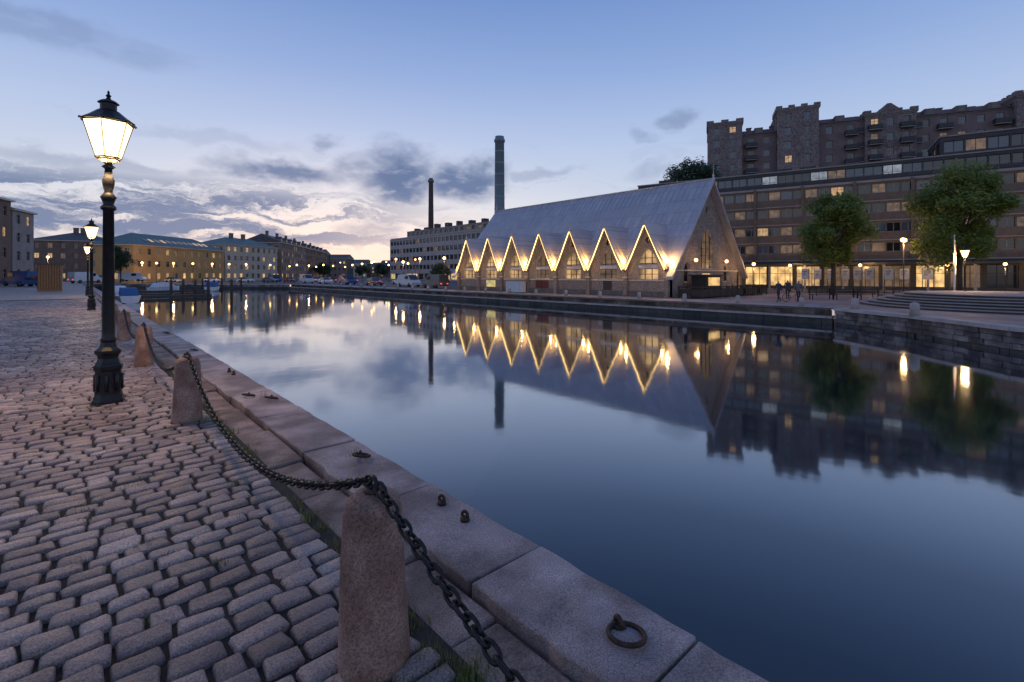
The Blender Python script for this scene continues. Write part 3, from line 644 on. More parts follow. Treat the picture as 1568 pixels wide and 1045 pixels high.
# ------------------------------------------------------------ terraced block on the right
PA=tan(.40,80); PB=tan(1.06,60); PA=Vector(PA);PB=Vector(PB); dirv=(PB-PA).normalized(); PA2=PA-dirv*12; PB2=PB+dirv*35
ml=['glass_dark']*9+['glass_dim','glass_dim','glass_dim','glass_sky','glass_sky','glass_lit']
shop=dict(h=4.2,sill=.3,head=3.3,bay=3.4,ww=2.9,mats=['shop_light','shop_light','glass_dim','shop_green','glass_lit','glass_dim','glass_lit','glass_dark'],wall='panel_dark',div=3,frame='panel_dark',tr=1)
rib=dict(h=2.75,sill=1.05,head=2.35,bay=1.6,ww=1.45,mats=ml,wall='panel_brown',frame='concrete_light')
def front_pair(P,Q):
    U=(Vector(Q)-Vector(P)).normalized(); Nn=Vector((U.y,-U.x)); mid=(Vector(P)+Vector(Q))/2
    return (tuple(P),tuple(Q)) if Nn.dot(-mid)>0 else (tuple(Q),tuple(P))
F0,F1=front_pair(PA2,PB2)
A=Asset('terraced_office_block',(*F0,-.4))
building('',F0,F1,16,-.4,[shop,rib,rib,rib,rib],'panel_brown',trim='concrete_light',parapet=0,sides=(0,1,3),A=A)
fr,Ln=frame(F0,F1)
pen=dict(h=2.7,sill=.7,head=2.3,bay=2.2,ww=2.05,mats=['glass_sky','glass_sky','glass_dark','glass_cool','glass_dark','glass_dark','glass_dim'],frame='panel_dark')
building('',fr(0,-2.2,0)[:2],fr(Ln,-2.2,0)[:2],12,-.4+4.2+11+.19,[pen],'panel_dark',parapet=0,sides=(0,),A=A)
P=A.part('balustrade'); zt=-.4+4.2+11+.18
for i in range(int(Ln/2)): P.box(i*2,i*2+.05,-.35,-.3,zt,zt+.9,'panel_dark',fr)
P.box(0,Ln,-.36,-.29,zt+.9,zt+.95,'concrete_light',fr); P.box(0,Ln,-.34,-.31,zt+.2,zt+.7,'panel_dark',fr)
C=A.part('canopy'); C.box(2,Ln-2,.02,2.2,3.0,3.3,'panel_dark',fr)
for i in range(int(Ln/4.6)): C.box(3+i*4.6,3.25+i*4.6,1.8,2.05,-.5,3.0,'concrete_light',fr)
for i in range(int(Ln/6.4)+1): P.box(i*6.4,i*6.4+.35,.155,.32,3.8,zt-.1,'panel_brown',fr)
q=A.part('roof_plant')
for i in range(14): u=random.uniform(2,Ln-4); q.box(u,u+random.uniform(1,3),-11,-8,zt+2.9,zt+3+random.uniform(.5,1.6),'panel_dark',fr)
u0=Ln*0 if F0[1]<F1[1] else Ln*.5
building('',fr(u0,-4.5,0)[:2],fr(u0+Ln*.46,-4.5,0)[:2],9,zt+2.9,[dict(pen,h=2.9)],'panel_dark',parapet=0,sides=(0,1,3),A=A)
for k in range(9):
    u=Ln*.1+Ln*.8*k/8; A.light(fr(u,3.2,2.7),170,(1,.60,.23),.2)
A.build()
for i,t in enumerate([.607,.633,.66,.69,.715,.74,.78,.812,.86]):
    x,y=tan(t,56-6*(t-.6)/.3*1.0); A=Asset('banner_sign',(x,y,ZF)); p=A.part('s'); dx,dy=CT,-ST
    fr2,_=frame((x,y),(x-dx,y+dy)); p.box(-.75,.75,-.02,.02,1.1,2.25,'white_paint',fr2); p.box(-.79,-.75,-.03,.03,ZF,2.3,'timber_dark',fr2); p.box(.75,.79,-.03,.03,ZF,2.3,'timber_dark',fr2)
    for q in range(3):
        for sd in (.021,-.026): p.box(-.5,.4-.18*q,sd,sd+.005,1.95-.2*q,2.03-.2*q,'panel_dark',fr2)
    A.build()
# ------------------------------------------------------------ hill and castle block
CA=Vector(tan(.405,104)); CB=Vector(tan(1.06,85)); cd=(CB-CA).normalized(); CB2=CB+cd*34
G0,G1=front_pair(CA,CB2); frc,Lc=frame(G0,G1)
A=Asset('hill'); p=A.part('s'); nu,nv=50,24; vs=[]
for i in range(nu+1):
    for j in range(nv+1):
        u=-40+(Lc+90)*i/nu; n=14-70*j/nv
        s=min(1,max(0,(14-n)/11)); s=s*s*(3-2*s); e=min(1,max(0,(u+38)/30))*min(1,max(0,(Lc+48-u)/30))*min(1,max(0,(n+56)/14))
        h=13.5*s*e+random.uniform(-.5,.5)*s*e; q=frc(u,n,ZF-.05+h); vs.append(q)
p.add(vs,[(i*(nv+1)+j,(i+1)*(nv+1)+j,(i+1)*(nv+1)+j+1,i*(nv+1)+j+1) for i in range(nu) for j in range(nv)],'hill_rock',True); A.build()
cf=lambda **k: dict(dict(h=3.05,sill=.9,head=2.45,bay=2.4,ww=1.15,div=2,tr=1,mats=['glass_dark']*9+['glass_sky']*6+['glass_dim','glass_lit']),**k)
towerend = 0 if (Vector(G0)-CA).length<1 else 1
def U(u): return u if towerend==0 else Lc-u
A=Asset('castle_apartment_block',(*G0,12))
def cpart(ua,ub,proj,z1,nf,wall='stucco_castle',cren=True,bay=2.4,bal=None,dp=12):
    a,b=sorted((U(ua),U(ub))); h=(z1-12)/nf
    fl=[cf(h=h,head=min(2.4,h-.45),bay=bay,**({'bal':bal} if bal and i>nf-5 and i<nf else {})) for i in range(nf)]
    building('',frc(a,proj,0)[:2],frc(b,proj,0)[:2],dp+proj,12,fl,wall,roof='flat',parapet=0,sides=(0,1,3),A=A)
    Cr=A.part('battlements')
    if cren:
        Cr.box(a-.25,b+.25,proj-.3,proj+.25,z1+.19,z1+.65,wall,frc)
        for q in (a-.25,b-.15): Cr.box(q,q+.4,proj-dp*.5,proj-.3,z1+.19,z1+.65,wall,frc)
        n=max(3,int((b-a)/1.1)|1)
        for i in range(n):
            if i%2==0: Cr.box(a-.25+(b-a+.5)*i/n,a-.25+(b-a+.5)*(i+1)/n,proj-.3,proj+.253,z1+.65,z1+1.1,wall,frc)
        for i in range(0,7,2):
            for q in (a-.253,b-.147): Cr.box(q,q+.4,proj-1-i*.8,proj-.2-i*.8,z1+.65,z1+1.1,wall,frc)
    else:
        Cr.add([frc(a,proj+.4,z1+.19),frc(b,proj+.4,z1+.19),frc(b,proj-3.5,z1+2.0),frc(a,proj-3.5,z1+2.0),frc(a,proj-dp,z1+.19),frc(b,proj-dp,z1+.19)],[(0,1,2,3),(3,2,5,4),(0,3,4),(1,2,5)],'roof_tile')
        n=int((b-a)/4)
        for i in range(n):
            u=a+(b-a)*(i+.5)/n; Cr.box(u-.8,u+.8,proj-2.6,proj-.2,z1+.2,z1+1.6,wall,frc); A.part('windows').box(u-.5,u+.5,proj-.19,proj-.15,z1+.5,z1+1.35,'glass_dark',frc)
cpart(0,6.6,1.4,33.0,8,'stucco_castle'); cpart(6.6,13,0,30.6,7,'brick_castle',cren=False,bal=(2,0))
cpart(13,20.2,1.8,34.4,8,'stucco_castle'); cpart(20.2,28,0,31.4,7,'brick_castle',cren=False,bal=(3,1)); cpart(28,36,.8,31.9,7,'stucco_castle',bal=(2,0))
cpart(36,50,0,31.0,7,'brick_castle',cren=False,bal=(3,1)); cpart(50,57,1.2,32.6,7,'stucco_castle'); cpart(57,Lc,0,31.0,7,'stucco_castle',cren=False,bal=(3,0))
Rf=A.part('gable_roofs')
def gab(ua,ub,proj,z,h,wm='pink_stucco'):
    a,b=sorted((U(ua),U(ub))); m=(a+b)/2
    pts=[(a,z),(b,z),(b-(b-a)*.2,z+h*.4),(m+.3,z+h),(m-.3,z+h),(a+(b-a)*.2,z+h*.4)]
    k=len(pts); Rf.add([frc(u,proj,zz) for u,zz in pts]+[frc(u,proj-7,zz) for u,zz in pts],[tuple(range(k)),tuple(range(2*k-1,k-1,-1))]+[(i,(i+1)%k,k+(i+1)%k,k+i) for i in range(k)],wm)
gab(29,35,.2,32.09,2.2,'brick_castle'); gab(51,56,.9,32.8,2.0,'roof_tile')
for k in range(14):
    u=U(7.5+k*5.6+random.uniform(-1,1)); z=31.4+random.uniform(-.2,.3); Rf.box(u-.45,u+.45,-5.5,-4.5,z-2,z+1.9,'brick_castle',frc); Rf.box(u-.55,u+.55,-5.6,-4.4,z+1.9,z+2.05,'slate_roof',frc)
A.build()
# ------------------------------------------------------------ office block behind the hall, chimneys
of=dict(h=3.2,sill=.95,head=2.55,bay=2.4,ww=1.9,mats=['glass_dark']*6+['glass_sky']*2+['glass_dim'],div=2,frame='panel_dark')
og=dict(of,mats=['shop_light','glass_dark','glass_dark','glass_dim','shop_green'],sill=.4,bay=4,ww=3.4)
fA,fB=(95,102),(95,178)
F0_,F1_=front_pair(fA,fB); A=Asset('office_building',(*F0_,ZF)); building('',F0_,F1_,15,ZF,[og,of,of,of,of],'office_wall',parapet=.4,lit=.1,A=A)
fro,Lo=frame(F0_,F1_); a,b=(3,Lo-10) if F0_[1]<F1_[1] else (10,Lo-3)
building('',fro(a,-2,0)[:2],fro(b,-2,0)[:2],11,ZF+16.2,[dict(of,h=2.6,head=2.1,bay=3)],'concrete_light',parapet=0,A=A)
q=A.part('roof_plant'); 
for i in range(9): u=a+2+i*7; q.box(u,u+random.uniform(1,2.5),-6,-4,ZF+19.0,ZF+19.2+random.uniform(.6,1.8),'panel_dark',fro)
A.build()
x,y=tan(-.0257,195); A=Asset('tall_chimney',(x,y,ZF)); p=A.part('s'); p.lathe([(2.5,0),(2.1,20),(1.85,55.5),(2.2,55.6),(2.2,56.6),(1.8,56.7),(1.8,57.8)],(x,y,ZF),'chimney_blue',24)
for k in range(9): p.lathe([(2.16-k*.04,0),(2.22-k*.04,.1),(2.22-k*.04,.7),(2.16-k*.04,.8)],(x,y,14+k*4.6),'chimney_blue',24,cap=False)
A.build()
x,y=tan(-.1676,220); A=Asset('slim_chimney',(x,y,ZF)); p=A.part('s'); p.lathe([(1.5,0),(1.0,44),(1.35,44.1),(1.35,45.2),(.9,45.3),(.9,46)],(x,y,ZF),'chimney_brick',20); A.build()
# ------------------------------------------------------------ left bank buildings
wf=dict(h=3.3,sill=.95,head=2.6,bay=3.0,ww=1.15,tr=1)
def bl(name,ta,da,tb,db,depth,nf,fl,wall,**k):
    P,Q=front_pair(tan(ta,da),tan(tb,db)); z=k.pop('z',ZF); return building(name,P,Q,depth,z,[dict(fl,mats=['shop_light','glass_dark','glass_lit'])]+[dict(fl)]*(nf-1),wall,**k)
bl('yellow_barracks_building',-99.4/127,127,-97.3/163.5,163.5,13,3,wf,'yellow_stucco',roof='hip',roofmat='copper_green',rh=3.6,lit=.2,skyl=12)
bl('cream_corner_house',-98.2/165.5,165.5,-92.2/190,190,14,4,dict(wf,h=3.1,bay=2.6),'cream_stucco',roof='hip',roofmat='copper_green',rh=3,lit=.2,chimneys=2)
bl('brown_tenement_house',-93.5/196,196,-100/235,235,15,5,dict(wf,h=3.0,bay=2.8),'pink_stucco',roof='gable',rh=3.5,lit=.2,dormers=5,chimneys=3)
bl('red_tenement_house',-101/237,237,-111/290,290,15,5,dict(wf,h=3.0,bay=2.8),'brown_brick',roof='gable',rh=3.5,lit=.2,dormers=5,chimneys=3)
bl('dark_warehouse',-1.00,150,-.835,158,16,4,dict(wf,h=3.2),'brown_brick',roof='hip',rh=3,lit=.12,chimneys=2)
PL=Vector((-5.4,126.4)); dl=Vector((.33,.94)).normalized()
def east_pair(P,Q):
    V=Vector(Q)-Vector(P); return (tuple(P),tuple(Q)) if V.y>0 else (tuple(Q),tuple(P))
F0_,F1_=east_pair(PL-dl*52,PL-dl*7.5)
building('brick_tenement',F0_,F1_,15,0,[dict(wf,h=3.6,mats=['shop_light','glass_dark','glass_dark'])]+[dict(wf,h=3.5)]*3,'brown_brick',roof='gable',rh=2.2,lit=.15,dormers=5)
F0_,F1_=east_pair(PL-dl*7,PL)
building('grey_tenement',F0_,F1_,14,0,[dict(wf,h=3.2)]*4,'concrete_light',roof='gable',rh=2,lit=.1)
for t,d,w_,h,m_,rm in [(-.375,330,22,13,'pink_stucco','slate_roof'),(-.34,380,30,11,'cream_stucco','slate_roof'),(-.30,420,36,9,'office_wall','slate_roof'),(-.265,360,20,8,'brown_brick','slate_roof'),(-.42,300,16,15,'brown_brick','slate_roof'),(-.235,400,30,11,'concrete_light','slate_roof')]:
    x,y=tan(t,d); building('distant_house',(x-CT*w_/2,y+ST*w_/2),(x+CT*w_/2,y-ST*w_/2),14,ZF,[dict(wf,h=h/3,head=min(2.6,h/3-.4))]*3,m_,roof='gable',roofmat=rm,rh=3,lit=.15,sides=(0,))
# ------------------------------------------------------------ trees
def tree(name,x,y,z0,H,rw,leaf='leaf_green',n=11000,ls=.17,trunk=.28,seed=1,cb=.28):
    R_=random.Random(seed); A=Asset(name,(x,y,z0)); p=A.part('trunk_and_limbs'); lf=A.part('foliage'); lf.norec=True
    zc=z0+H*(cb+1)/2; rz=H*(1-cb)/2
    p.tube((x,y,z0-.2),(x+.1,y,z0+H*.3),trunk,'bark',9,trunk*.7); p.tube((x+.1,y,z0+H*.3),(x,y+.1,z0+H*.75),trunk*.7,'bark',8,trunk*.2)
    cl=[]
    for i in range(52):
        while 1:
            a=Vector((R_.uniform(-1,1),R_.uniform(-1,1),R_.uniform(-1,1)))
            if .3<a.length<1: break
        taper=1-.25*max(0,a.z); c=Vector((x+a.x*rw*.86*taper,y+a.y*rw*.86*taper,zc+a.z*rz*.88)); cl.append((c,R_.uniform(.14,.27)*rw*1.15,R_.random()))
        if i%2==0:
            s=Vector((x,y,z0+H*R_.uniform(.22,.5))); m=s.lerp(c,.5)+Vector((0,0,-.2)); p.tube(s,m,trunk*.3,'bark',6,trunk*.17); p.tube(m,c,trunk*.17,'bark',5,.02)
    vs=[];fs=[]
    for i in range(n):
        c,r,_=cl[R_.randrange(len(cl))]; d=Vector((R_.gauss(0,1),R_.gauss(0,1),R_.gauss(0,.8))); d=d.normalized()*r*(R_.random()**.45)*R_.uniform(1,1.35)
        q=c+d; a=Vector((R_.gauss(0,1),R_.gauss(0,1),R_.gauss(0,.6))).normalized(); b=a.orthogonal().normalized(); s=ls*R_.uniform(.6,1.3); o=len(vs)
        vs+= [q-a*s,q-b*s*.5,q+a*s,q+b*s*.5]; fs.append((o,o+1,o+2,o+3))
    lf.add(vs,fs,leaf); return A.build()
tx,ty=tan(.664,52); tree('linden_tree',tx,ty,ZF,11.6,3.6,seed=3,n=17000,cb=.24)
tx,ty=tan(.925,47); tree('linden_tree',tx,ty,ZF,12.8,4.4,seed=5,n=24000,cb=.2)
tx,ty=tan(.375,97); tree('oak_tree',tx,ty,8,17.0,6.5,'leaf_dark',seed=8,n=12000,ls=.3)
tx,ty=tan(.62,92); tree('oak_tree',tx,ty,8,13,5,'leaf_dark',seed=9,n=6000,ls=.3)
tx,ty=tan(-.147,92); tree('small_tree',tx,ty,ZF,4.6,2.2,'leaf_dark',seed=10,n=4000,ls=.15,trunk=.12,cb=.1)
tx,ty=tan(-.81,112); tree('small_tree',tx,ty,-.2,8.5,3,'leaf_dark',seed=12,n=5000,ls=.2,trunk=.15)
for i,(t,d) in enumerate([(-.39,250),(-.31,300),(-.27,260),(-.24,240)]):
    tx,ty=tan(t,d); tree('distant_tree',tx,ty,ZF,8,5,'leaf_dark',seed=20+i,n=2000,ls=.5)
# ------------------------------------------------------------ vehicles
def vehicle(name,x,y,z,ang,paint,kind='car'):
    A=Asset(name,(0,0,0)); b=A.part('body'); g=A.part('glazing'); wh=A.part('wheels'); 
    if kind=='car': Ln,Wd,H,prof,gh=4.3,1.76,1.45,[(-2.15,.35),(-2.1,.75),(-1.95,.92),(.75,.95),(1.95,.78),(2.15,.6),(2.13,.3)],[(-1.85,.93),(-1.35,1.40),(.05,1.44),(.85,.95)]
    else: Ln,Wd,H,prof,gh=5.2,1.95,2.2,[(-2.6,.4),(-2.58,1.15),(1.75,1.2),(2.45,1.0),(2.62,.7),(2.58,.35)],[(-2.56,1.16),(-2.45,2.12),(1.0,2.15),(1.85,1.2)]
    def ext(p,pr,w0,w1,mt):
        n=len(pr); zs=[q[1] for q in pr]; lo,hi=min(zs),max(zs)
        wv=[w0+(w1-w0)*(q[1]-lo)/(hi-lo) for q in pr]
        p.add([(q[0],-wv[i],q[1]) for i,q in enumerate(pr)]+[(q[0],wv[i],q[1]) for i,q in enumerate(pr)],[tuple(range(n)),tuple(range(2*n-1,n-1,-1))]+[(i,(i+1)%n,n+(i+1)%n,n+i) for i in range(n)],mt)
    ext(b,prof,Wd/2,Wd/2-.06,paint); 
    if kind=='car': ext(g,gh,Wd/2-.08,Wd/2-.25,'glass_dark'); b.box(-1.3,.0,-.62,.62,1.405,1.45,paint)
    else:
        ext(b,gh,Wd/2-.06,Wd/2-.16,paint); g.box(.2,1.15,-Wd/2+.02,Wd/2-.02,1.35,1.9,'glass_dark'); g.add([(1.12,-.78,2.05),(1.12,.78,2.05),(1.83,.82,1.27),(1.83,-.82,1.27)],[(0,1,2,3)],'glass_dark'); g.v=[(a+.02 if i>7 else a,bb,c) for i,(a,bb,c) in enumerate(g.v)]
    for sx in (-.31*Ln,.31*Ln):
        for sy in (-1,1): wh.tube((sx,sy*(Wd/2-.2),.33),(sx,sy*(Wd/2+.02),.33),.33,'tyre',14); wh.tube((sx,sy*(Wd/2+.02),.33),(sx,sy*(Wd/2+.03),.33),.2,'car_grey',10)
    for sy in (-.6,.6): b.box(-Ln/2-.02,-Ln/2+.1,sy-.14,sy+.14,.62,.78,'tail_red'); b.box(Ln/2-.12,Ln/2+.0,sy-.16,sy+.16,.58,.72,'white_paint')
    e=A.build(); e.location=(x,y,z); e.rotation_euler[2]=ang; return e
Yd=math.pi/2
P=site(-71,70); vehicle('parked_van',P[0],P[1],0,Yd+.6,'car_blue','van')
P=site(-82,93); vehicle('parked_van',P[0],P[1],0,.6,'car_white','van')
P=site(-89.5,114); vehicle('parked_van',P[0],P[1],-.0,-.5,'car_white','van')
P=site(-86,104); vehicle('parked_car',P[0]-2,P[1],0,-.4,'car_grey')
P=site(-65,66); vehicle('parked_car',P[0],P[1],0,Yd+.9,'car_blue')
vehicle('parked_van',43.2,66,ZF,Yd,'car_grey','van')
cols=['car_white','car_grey','car_red','car_white','car_blue','car_grey','car_white','car_grey']
yy=76
for i in range(13):
    vehicle('parked_car' if i%4 else 'parked_van',44+random.uniform(-.3,.3)+(i%2)*9,yy,ZF,Yd+(0 if i%2 else math.pi),cols[i%8],'car' if i%4 else 'van'); yy+=6.3
for i,t in enumerate([-.70,-.62,-.55,-.50]): P=tan(t,134); vehicle('parked_car',P[0],P[1],ZF,-.9,cols[(i*3)%8])
for t,d,h,e in [(-.1905,108,5.5,260),(-.24,125,6,260),(-.285,145,6,0),(-.33,150,5,220),(-.37,165,5,0),(-.42,160,5,220),(-.445,150,5,0),(-.2,160,7,0),(-.26,190,7,0),(-.31,220,7,0),(-.355,240,8,0),(-.14,88,5,160),(-.62,135,5,500),(-.70,128,5,650),(-.765,122,5,1100),(-.55,140,5,350),(-.29,120,5,0),(-.225,96,4.5,160),(-.96,110,6,350),(-.46,172,5,0),(-.405,185,5,0),(-.215,130,5,0),(-.255,150,5,0),(-.345,190,5,0),(-.50,150,5,0),(-.585,138,5,0),(-.66,132,5,0),(-.735,126,5,0),(-.31,135,5,0),(-.39,150,5,0)]:
    x,y=tan(t,d); postlamp(x,y,ZF,h,e,r=.25)
x,y=tan(.81,50); postlamp(x,y,ZF,5.6,400,.45,.2,'bulb_far')
for t,d in [(.50,52),(.575,60),(.72,58),(1.02,52),(.90,58)]:
    x,y=tan(t,d); postlamp(x,y,ZF,3.2,170)
# ------------------------------------------------------------ boats, piles, kiosk
def boat(x,y,ang,Ln=6,cov='canvas_blue'):
    A=Asset('motor_boat',(0,0,0)); h=A.part('hull'); secs=[(-Ln/2,.9,.25),(-Ln/4,1.1,.2),(Ln*.1,1.1,.2),(Ln*.32,.75,.3),(Ln/2,.04,.5)]
    vs=[]
    for sx,w_,lift in secs: vs+=[(sx,-w_,.65+lift*.6),(sx,-w_*.8,.1),(sx,0,-.15+lift*.3),(sx,w_*.8,.1),(sx,w_,.65+lift*.6)]
    fs=[(i*5+j,(i+1)*5+j,(i+1)*5+j+1,i*5+j+1) for i in range(4) for j in range(4)]+[(0,1,2,3,4)]+[(i*5,(i+1)*5,(i+1)*5+4,i*5+4) for i in range(4)]
    h.add(vs,fs,'white_paint'); c=A.part('canopy')
    c.add([(-Ln*.42,-.85,.82),(-Ln*.42,.85,.82),(-Ln*.3,.7,1.6),(-Ln*.3,-.7,1.6),(Ln*.08,-.7,1.65),(Ln*.08,.7,1.65),(Ln*.26,.7,.85),(Ln*.26,-.7,.85)],[(0,1,2,3),(3,2,5,4),(4,5,6,7),(0,3,4,7),(1,6,5,2)],cov)
    g=A.part('windscreen'); g.add([(Ln*.09,-.66,1.6),(Ln*.09,.66,1.6),(Ln*.27,.66,.9),(Ln*.27,-.66,.9)],[(0,1,2,3)],'glass_dark')
    e=A.build(); e.location=(x,y,ZW); e.rotation_euler[2]=ang
boat(4.6,70,Yd,7); boat(4.4,82,Yd,6,'white_paint'); boat(4.6,92,Yd,7); boat(13,112,Yd*.5,7,'white_paint'); boat(20,108,Yd*.8,8)
for i,(t,d) in enumerate([(-.705,64),(-.68,68),(-.655,66),(-.628,64),(-.58,66),(-.64,95),(-.6,96),(-.56,98)]):
    x,y=tan(t,d); A=Asset('mooring_pile',(x,y,ZW)); A.part('s').lathe([(.17,-1),(.17,2.1+random.uniform(-.2,.3)),(.12,2.5)],(x,y,ZW),'wood_pile',10); A.build()
A=Asset('floating_jetty'); p=A.part('s'); p.box(3,14,76,77.6,ZW+.05,ZW+.45,'wood_pile'); p.box(3,18,99,100.4,ZW+.05,ZW+.45,'wood_pile'); A.build()
kx,ky=site(-46.8,49); A=Asset('timber_kiosk',(kx,ky,0)); p=A.part('s'); p.box(kx-.9,kx+.9,ky-.9,ky+.9,-.02,2.6,'kiosk_wood'); p.box(kx-1.05,kx+1.05,ky-1.05,ky+1.05,2.6,2.75,'slate_roof')
for k in range(9): p.box(kx-.9+k*.2,kx-.86+k*.2,ky-.93,ky-.903,.1,2.5,'timber_dark'); 
p.box(kx+.903,kx+.93,ky-.5,ky+.5,.8,2.1,'pale_trim'); A.build()
A=Asset('utility_cabinet',(39,38,ZF)); p=A.part('s'); p.box(38.6,39.4,41.0,43.6,ZF+.06,ZF+1.35,'white_paint'); p.box(38.5,39.5,40.9,43.7,ZF+1.35,ZF+1.45,'concrete_light'); p.box(38.65,39.35,41.05,43.55,ZF,ZF+.06,'timber_dark')
for k in range(4): p.box(38.585,38.597,41.1+k*.62,41.62+k*.62,ZF+.2,ZF+1.2,'car_white')
A.build()
e=None
for y in np.arange(11,108,4.2):
    if e is None: A=Asset('quay_post',(36.3,y,ZF)); A.part('s').lathe([(.17,0),(.15,.5),(.13,.56),(.02,.6)],(36.3,y,ZF),'pale_stone',12); e=A.build()
    else: o=link(e.copy()); o.location=(36.3,y,ZF)
for x,y in [(33.6,7.6),(30.5,4.4)]: o=link(e.copy()); o.location=(x+.9,y,ZF); o.scale=(1.3,1.3,1.2)
cx,cy=44.9,1.1; A=Asset('curved_steps',(cx,cy,ZF)); p=A.part('s')
for k in range(6):
    r=8.3-k*.5; p.lathe([(r-.05,-.05 if k==0 else k*.15-.03),(r-.05,(k+1)*.15-.05)],(cx,cy,ZF),'quay_stone_wet_shade',96,smooth=False,cap=False)  # dark riser colour paints the shadow line under each tread edge
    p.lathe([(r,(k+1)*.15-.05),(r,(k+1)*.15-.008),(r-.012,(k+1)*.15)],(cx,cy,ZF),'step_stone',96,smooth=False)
A.build()
def bench(x,y,z,ang):
    A=Asset('park_bench',(0,0,0)); p=A.part('slats'); q=A.part('iron_legs')
    for k in range(4): p.box(-1,1,-.22+k*.12,-.13+k*.12,.43,.46,'timber_dark')
    for k in range(3): p.box(-1,1,.26,.29,.55+k*.13,.64+k*.13,'timber_dark')
    for s in (-.85,.85): q.box(s-.03,s+.03,-.22,.26,.38,.43,'black_iron'); q.box(s-.03,s+.03,-.2,-.15,0,.38,'black_iron'); q.box(s-.03,s+.03,.2,.255,0,.95,'black_iron')
    e=A.build(); e.location=(x,y,z); e.rotation_euler[2]=ang
for t,d in [(.64,41),(.69,40.5),(.74,40)]: x,y=tan(t,d); bench(x,y,ZF,-TH)
A=Asset('plaza_railing'); p=A.part('s')
fr,Ln=frame(tan(.63,48),tan(.86,42)); p.box(0,Ln,-.03,.03,ZF+.95,ZF+1.0,'black_iron',fr); p.box(0,Ln,-.02,.02,ZF+.45,ZF+.49,'black_iron',fr)
for i in range(int(Ln/1.5)+1): p.box(i*1.5-.03,i*1.5+.03,-.028,.028,ZF,ZF+.95,'black_iron',fr)
A.build()
x,y=tan(.915,36); A=Asset('flagpole',(x,y,ZF)); p=A.part('pole'); p.lathe([(.06,0),(.05,2),(.035,5.0),(.06,5.02),(.001,5.1)],(x,y,ZF),'white_paint',10)
f=A.part('flag'); vs=[];n=8
for i in range(n+1):
    for j in range(9):
        z=4.0-j*.28-.02*i; vs.append((x+.05+i*.055*(.4+.6*j/8),y+.07*math.sin(i*1.4+j*.35),z))
f.add(vs,[(i*9+j,(i+1)*9+j,(i+1)*9+j+1,i*9+j+1) for i in range(n) for j in range(8)],'flag_cloth',True)
for k,i in enumerate(range(len(f.f))): 
    if (i//8) in (2,3): f.m[i]=f.mi('flag_red')
A.build()
# ------------------------------------------------------------ people
def person(x,y,z,ang,coat,h=1.7,stride=.32,lean=.05):
    J={'pel':(0,0,.95,.15),'sp':(0,lean*.5,1.15,.14),'ch':(0,lean,1.38,.165),'nk':(0,lean,1.5,.06),'hd0':(0,lean+.02,1.58,.08),'hd':(0,lean+.03,1.67,.095),
       'hL':(-.1,0,.9,.09),'kL':(-.1,stride*.55,.5,.062),'aL':(-.1,stride*.7,.09,.04),'tL':(-.1,stride*.7+.17,.04,.035),
       'hR':(.1,0,.9,.09),'kR':(.1,-stride*.1,.5,.062),'aR':(.1,-stride*1.1,.14,.04),'tR':(.1,-stride*1.1+.16,.05,.035),
       'sL':(-.19,lean,1.42,.065),'eL':(-.25,lean-.1,1.14,.046),'wL':(-.25,lean+.02,.9,.032),'mL':(-.245,lean+.06,.82,.032),
       'sR':(.19,lean,1.42,.065),'eR':(.25,lean+.06,1.14,.046),'wR':(.25,lean+.2,.94,.032),'mR':(.245,lean+.26,.88,.032)}
    E=[('pel','sp'),('sp','ch'),('ch','nk'),('nk','hd0'),('hd0','hd'),('pel','hL'),('hL','kL'),('kL','aL'),('aL','tL'),('pel','hR'),('hR','kR'),('kR','aR'),('aR','tR'),('ch','sL'),('sL','eL'),('eL','wL'),('wL','mL'),('ch','sR'),('sR','eR'),('eR','wR'),('wR','mR')]
    for s,sx in (('L',-1),('R',1)):
        m=J['m'+s]
        for i in range(4):
            n_='f%s%d'%(s,i); J[n_]=(m[0]+.0,m[1]-.03+.021*i,m[2]-.085+.006*abs(i-1),.009); E.append(('m'+s,n_))
        J['th'+s]=(m[0]-sx*.035,m[1]+.04,m[2]-.02,.01); E.append(('w'+s,'th'+s))
    ks=list(J); me=bpy.data.meshes.new('body_src'); me.from_pydata([J[k][:3] for k in ks],[(ks.index(a),ks.index(b)) for a,b in E],[])
    o=link(bpy.data.objects.new('tmp',me)); m=o.modifiers.new('skin','SKIN'); sv=me.skin_vertices[0].data
    for i,k in enumerate(ks): sv[i].radius=(J[k][3],J[k][3]*(.72 if k in('ch','sp','pel') else 1)); sv[i].use_root=(k=='pel')
    s_=o.modifiers.new('sub','SUBSURF'); s_.levels=2; s_.render_levels=2
    dg=bpy.context.evaluated_depsgraph_get(); me2=bpy.data.meshes.new_from_object(o.evaluated_get(dg)); bpy.data.objects.remove(o)
    me2.materials.clear()
    for n_ in (coat,'trousers','skin','hair'): me2.materials.append(M[n_])
    for p_ in me2.polygons:
        c=p_.center; p_.use_smooth=True
        p_.material_index=3 if (c.z>1.66 or (c.z>1.56 and c.y<lean-.0)) else 2 if c.z>1.5 else (2 if abs(c.x)>.17 and c.z<.93 else 0 if c.z>.86 else 1)
    o=link(bpy.data.objects.new('pedestrian',me2)); o.location=(x,y,z); o.rotation_euler[2]=ang; o.scale=(h/1.76,)*3
x,y=tan(.552,37); person(x,y,ZF,1.2,'jacket',1.7); x,y=tan(.592,37.5); person(x,y,ZF,-1.6,'coat_grey',1.7,.22); x,y=tan(.57,41.5); person(x,y,ZF,-1.4,'jacket',1.7,.25)
x,y=tan(.580,37.3); A=Asset('bicycle',(0,0,0)); p=A.part('frame'); w_=A.part('wheels')
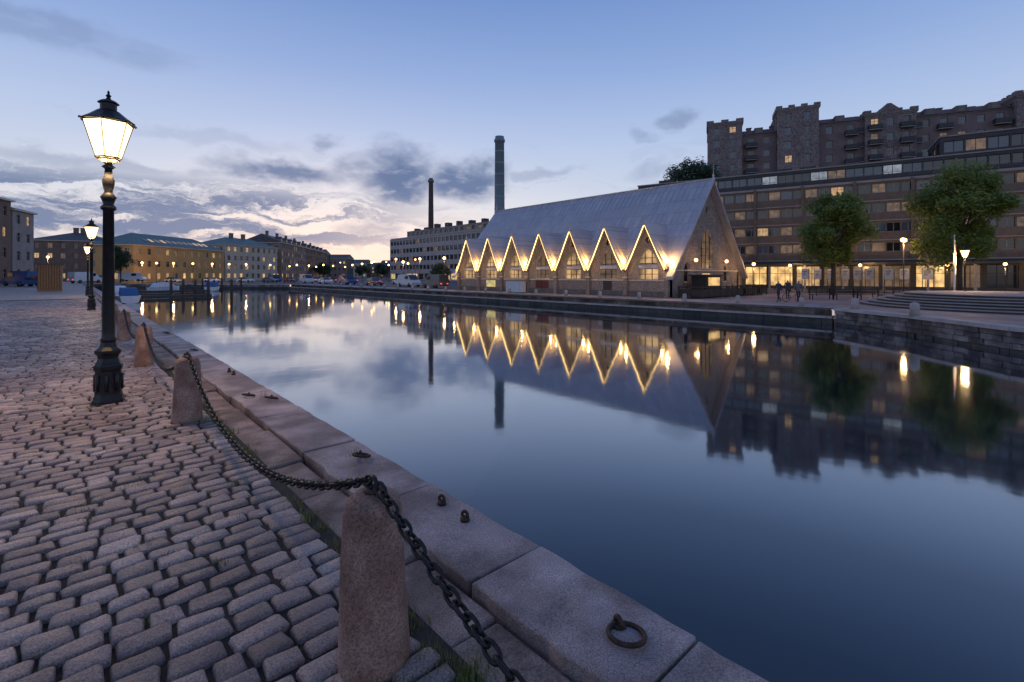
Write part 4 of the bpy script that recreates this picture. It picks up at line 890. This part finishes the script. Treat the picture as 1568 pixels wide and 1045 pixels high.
for sx in (-.52,.52):
    w_.torus((sx,0,.34),.32,.02,'tyre',(0,1,0),24,6)
    for k in range(6): a=math.pi*k/6; w_.tube((sx-.31*math.cos(a),0,.34-.31*math.sin(a)),(sx+.31*math.cos(a),0,.34+.31*math.sin(a)),.003,'car_grey',4)
for a,b in [((-.52,0,.34),(-.12,0,.30)),((-.12,0,.30),(-.22,0,.82)),((-.52,0,.34),(-.2,0,.72)),((-.2,0,.74),(.36,0,.80)),((-.12,0,.3),(.38,0,.70)),((.52,0,.34),(.34,0,.95)),((.34,-.27,.98),(.34,.27,.98))]: p.tube(a,b,.016,'car_grey',6)
p.box(-.34,-.1,-.07,.07,.83,.87,'tyre'); e_=A.build(); e_.location=(x,y,ZF); e_.rotation_euler[2]=-TH+.1
# ------------------------------------------------------------ weeds
A=Asset('grass_tufts'); p=A.part('s'); p.norec=True
def tuft(x,y,n,h,s):
    for i in range(n):
        a=random.uniform(0,6.28); bx=x+random.gauss(0,s); by=y+random.gauss(0,s); hh=h*random.uniform(.4,1.1); le=random.uniform(.3,1.0)*hh; w_=random.uniform(.002,.0045)
        dx,dy=math.cos(a),math.sin(a); p.add([(bx-dy*w_,by+dx*w_,-.02),(bx+dy*w_,by-dx*w_,-.02),(bx+dx*le*.5,by+dy*le*.5,hh*.7),(bx+dx*le*.5+.001,by+dy*le*.5+.001,hh*.7),(bx+dx*le,by+dy*le,hh*.9)],[(0,1,2),(2,3,4)],'grass_blade')
for (x,y,n,h,s) in [(1.17,1.55,160,.05,.05),(1.16,1.15,100,.045,.04),(1.1,1.75,90,.045,.04),(.97,1.70,90,.04,.05),(1.12,2.05,60,.04,.03),(.75,1.85,35,.04,.04),(1.1,6.1,90,.10,.06),(1.16,5.6,70,.08,.05),(.2,7.75,120,.06,.09),(.55,8.1,90,.06,.08),(1.85,6.85,14,.16,.03),(1.86,4.15,30,.05,.04),(1.18,2.6,80,.05,.05),(1.16,3.3,60,.05,.04),(1.53,3.3,30,.05,.02),(.6,3.1,30,.03,.03),(.3,3.6,30,.03,.03)]: tuft(x,y,n,h,s)
for i in range(260):
    tuft(random.choice([1.17,1.17,random.uniform(.0,1.2)]),random.uniform(.8,14),random.randint(6,20),.03,.035)
A.build()
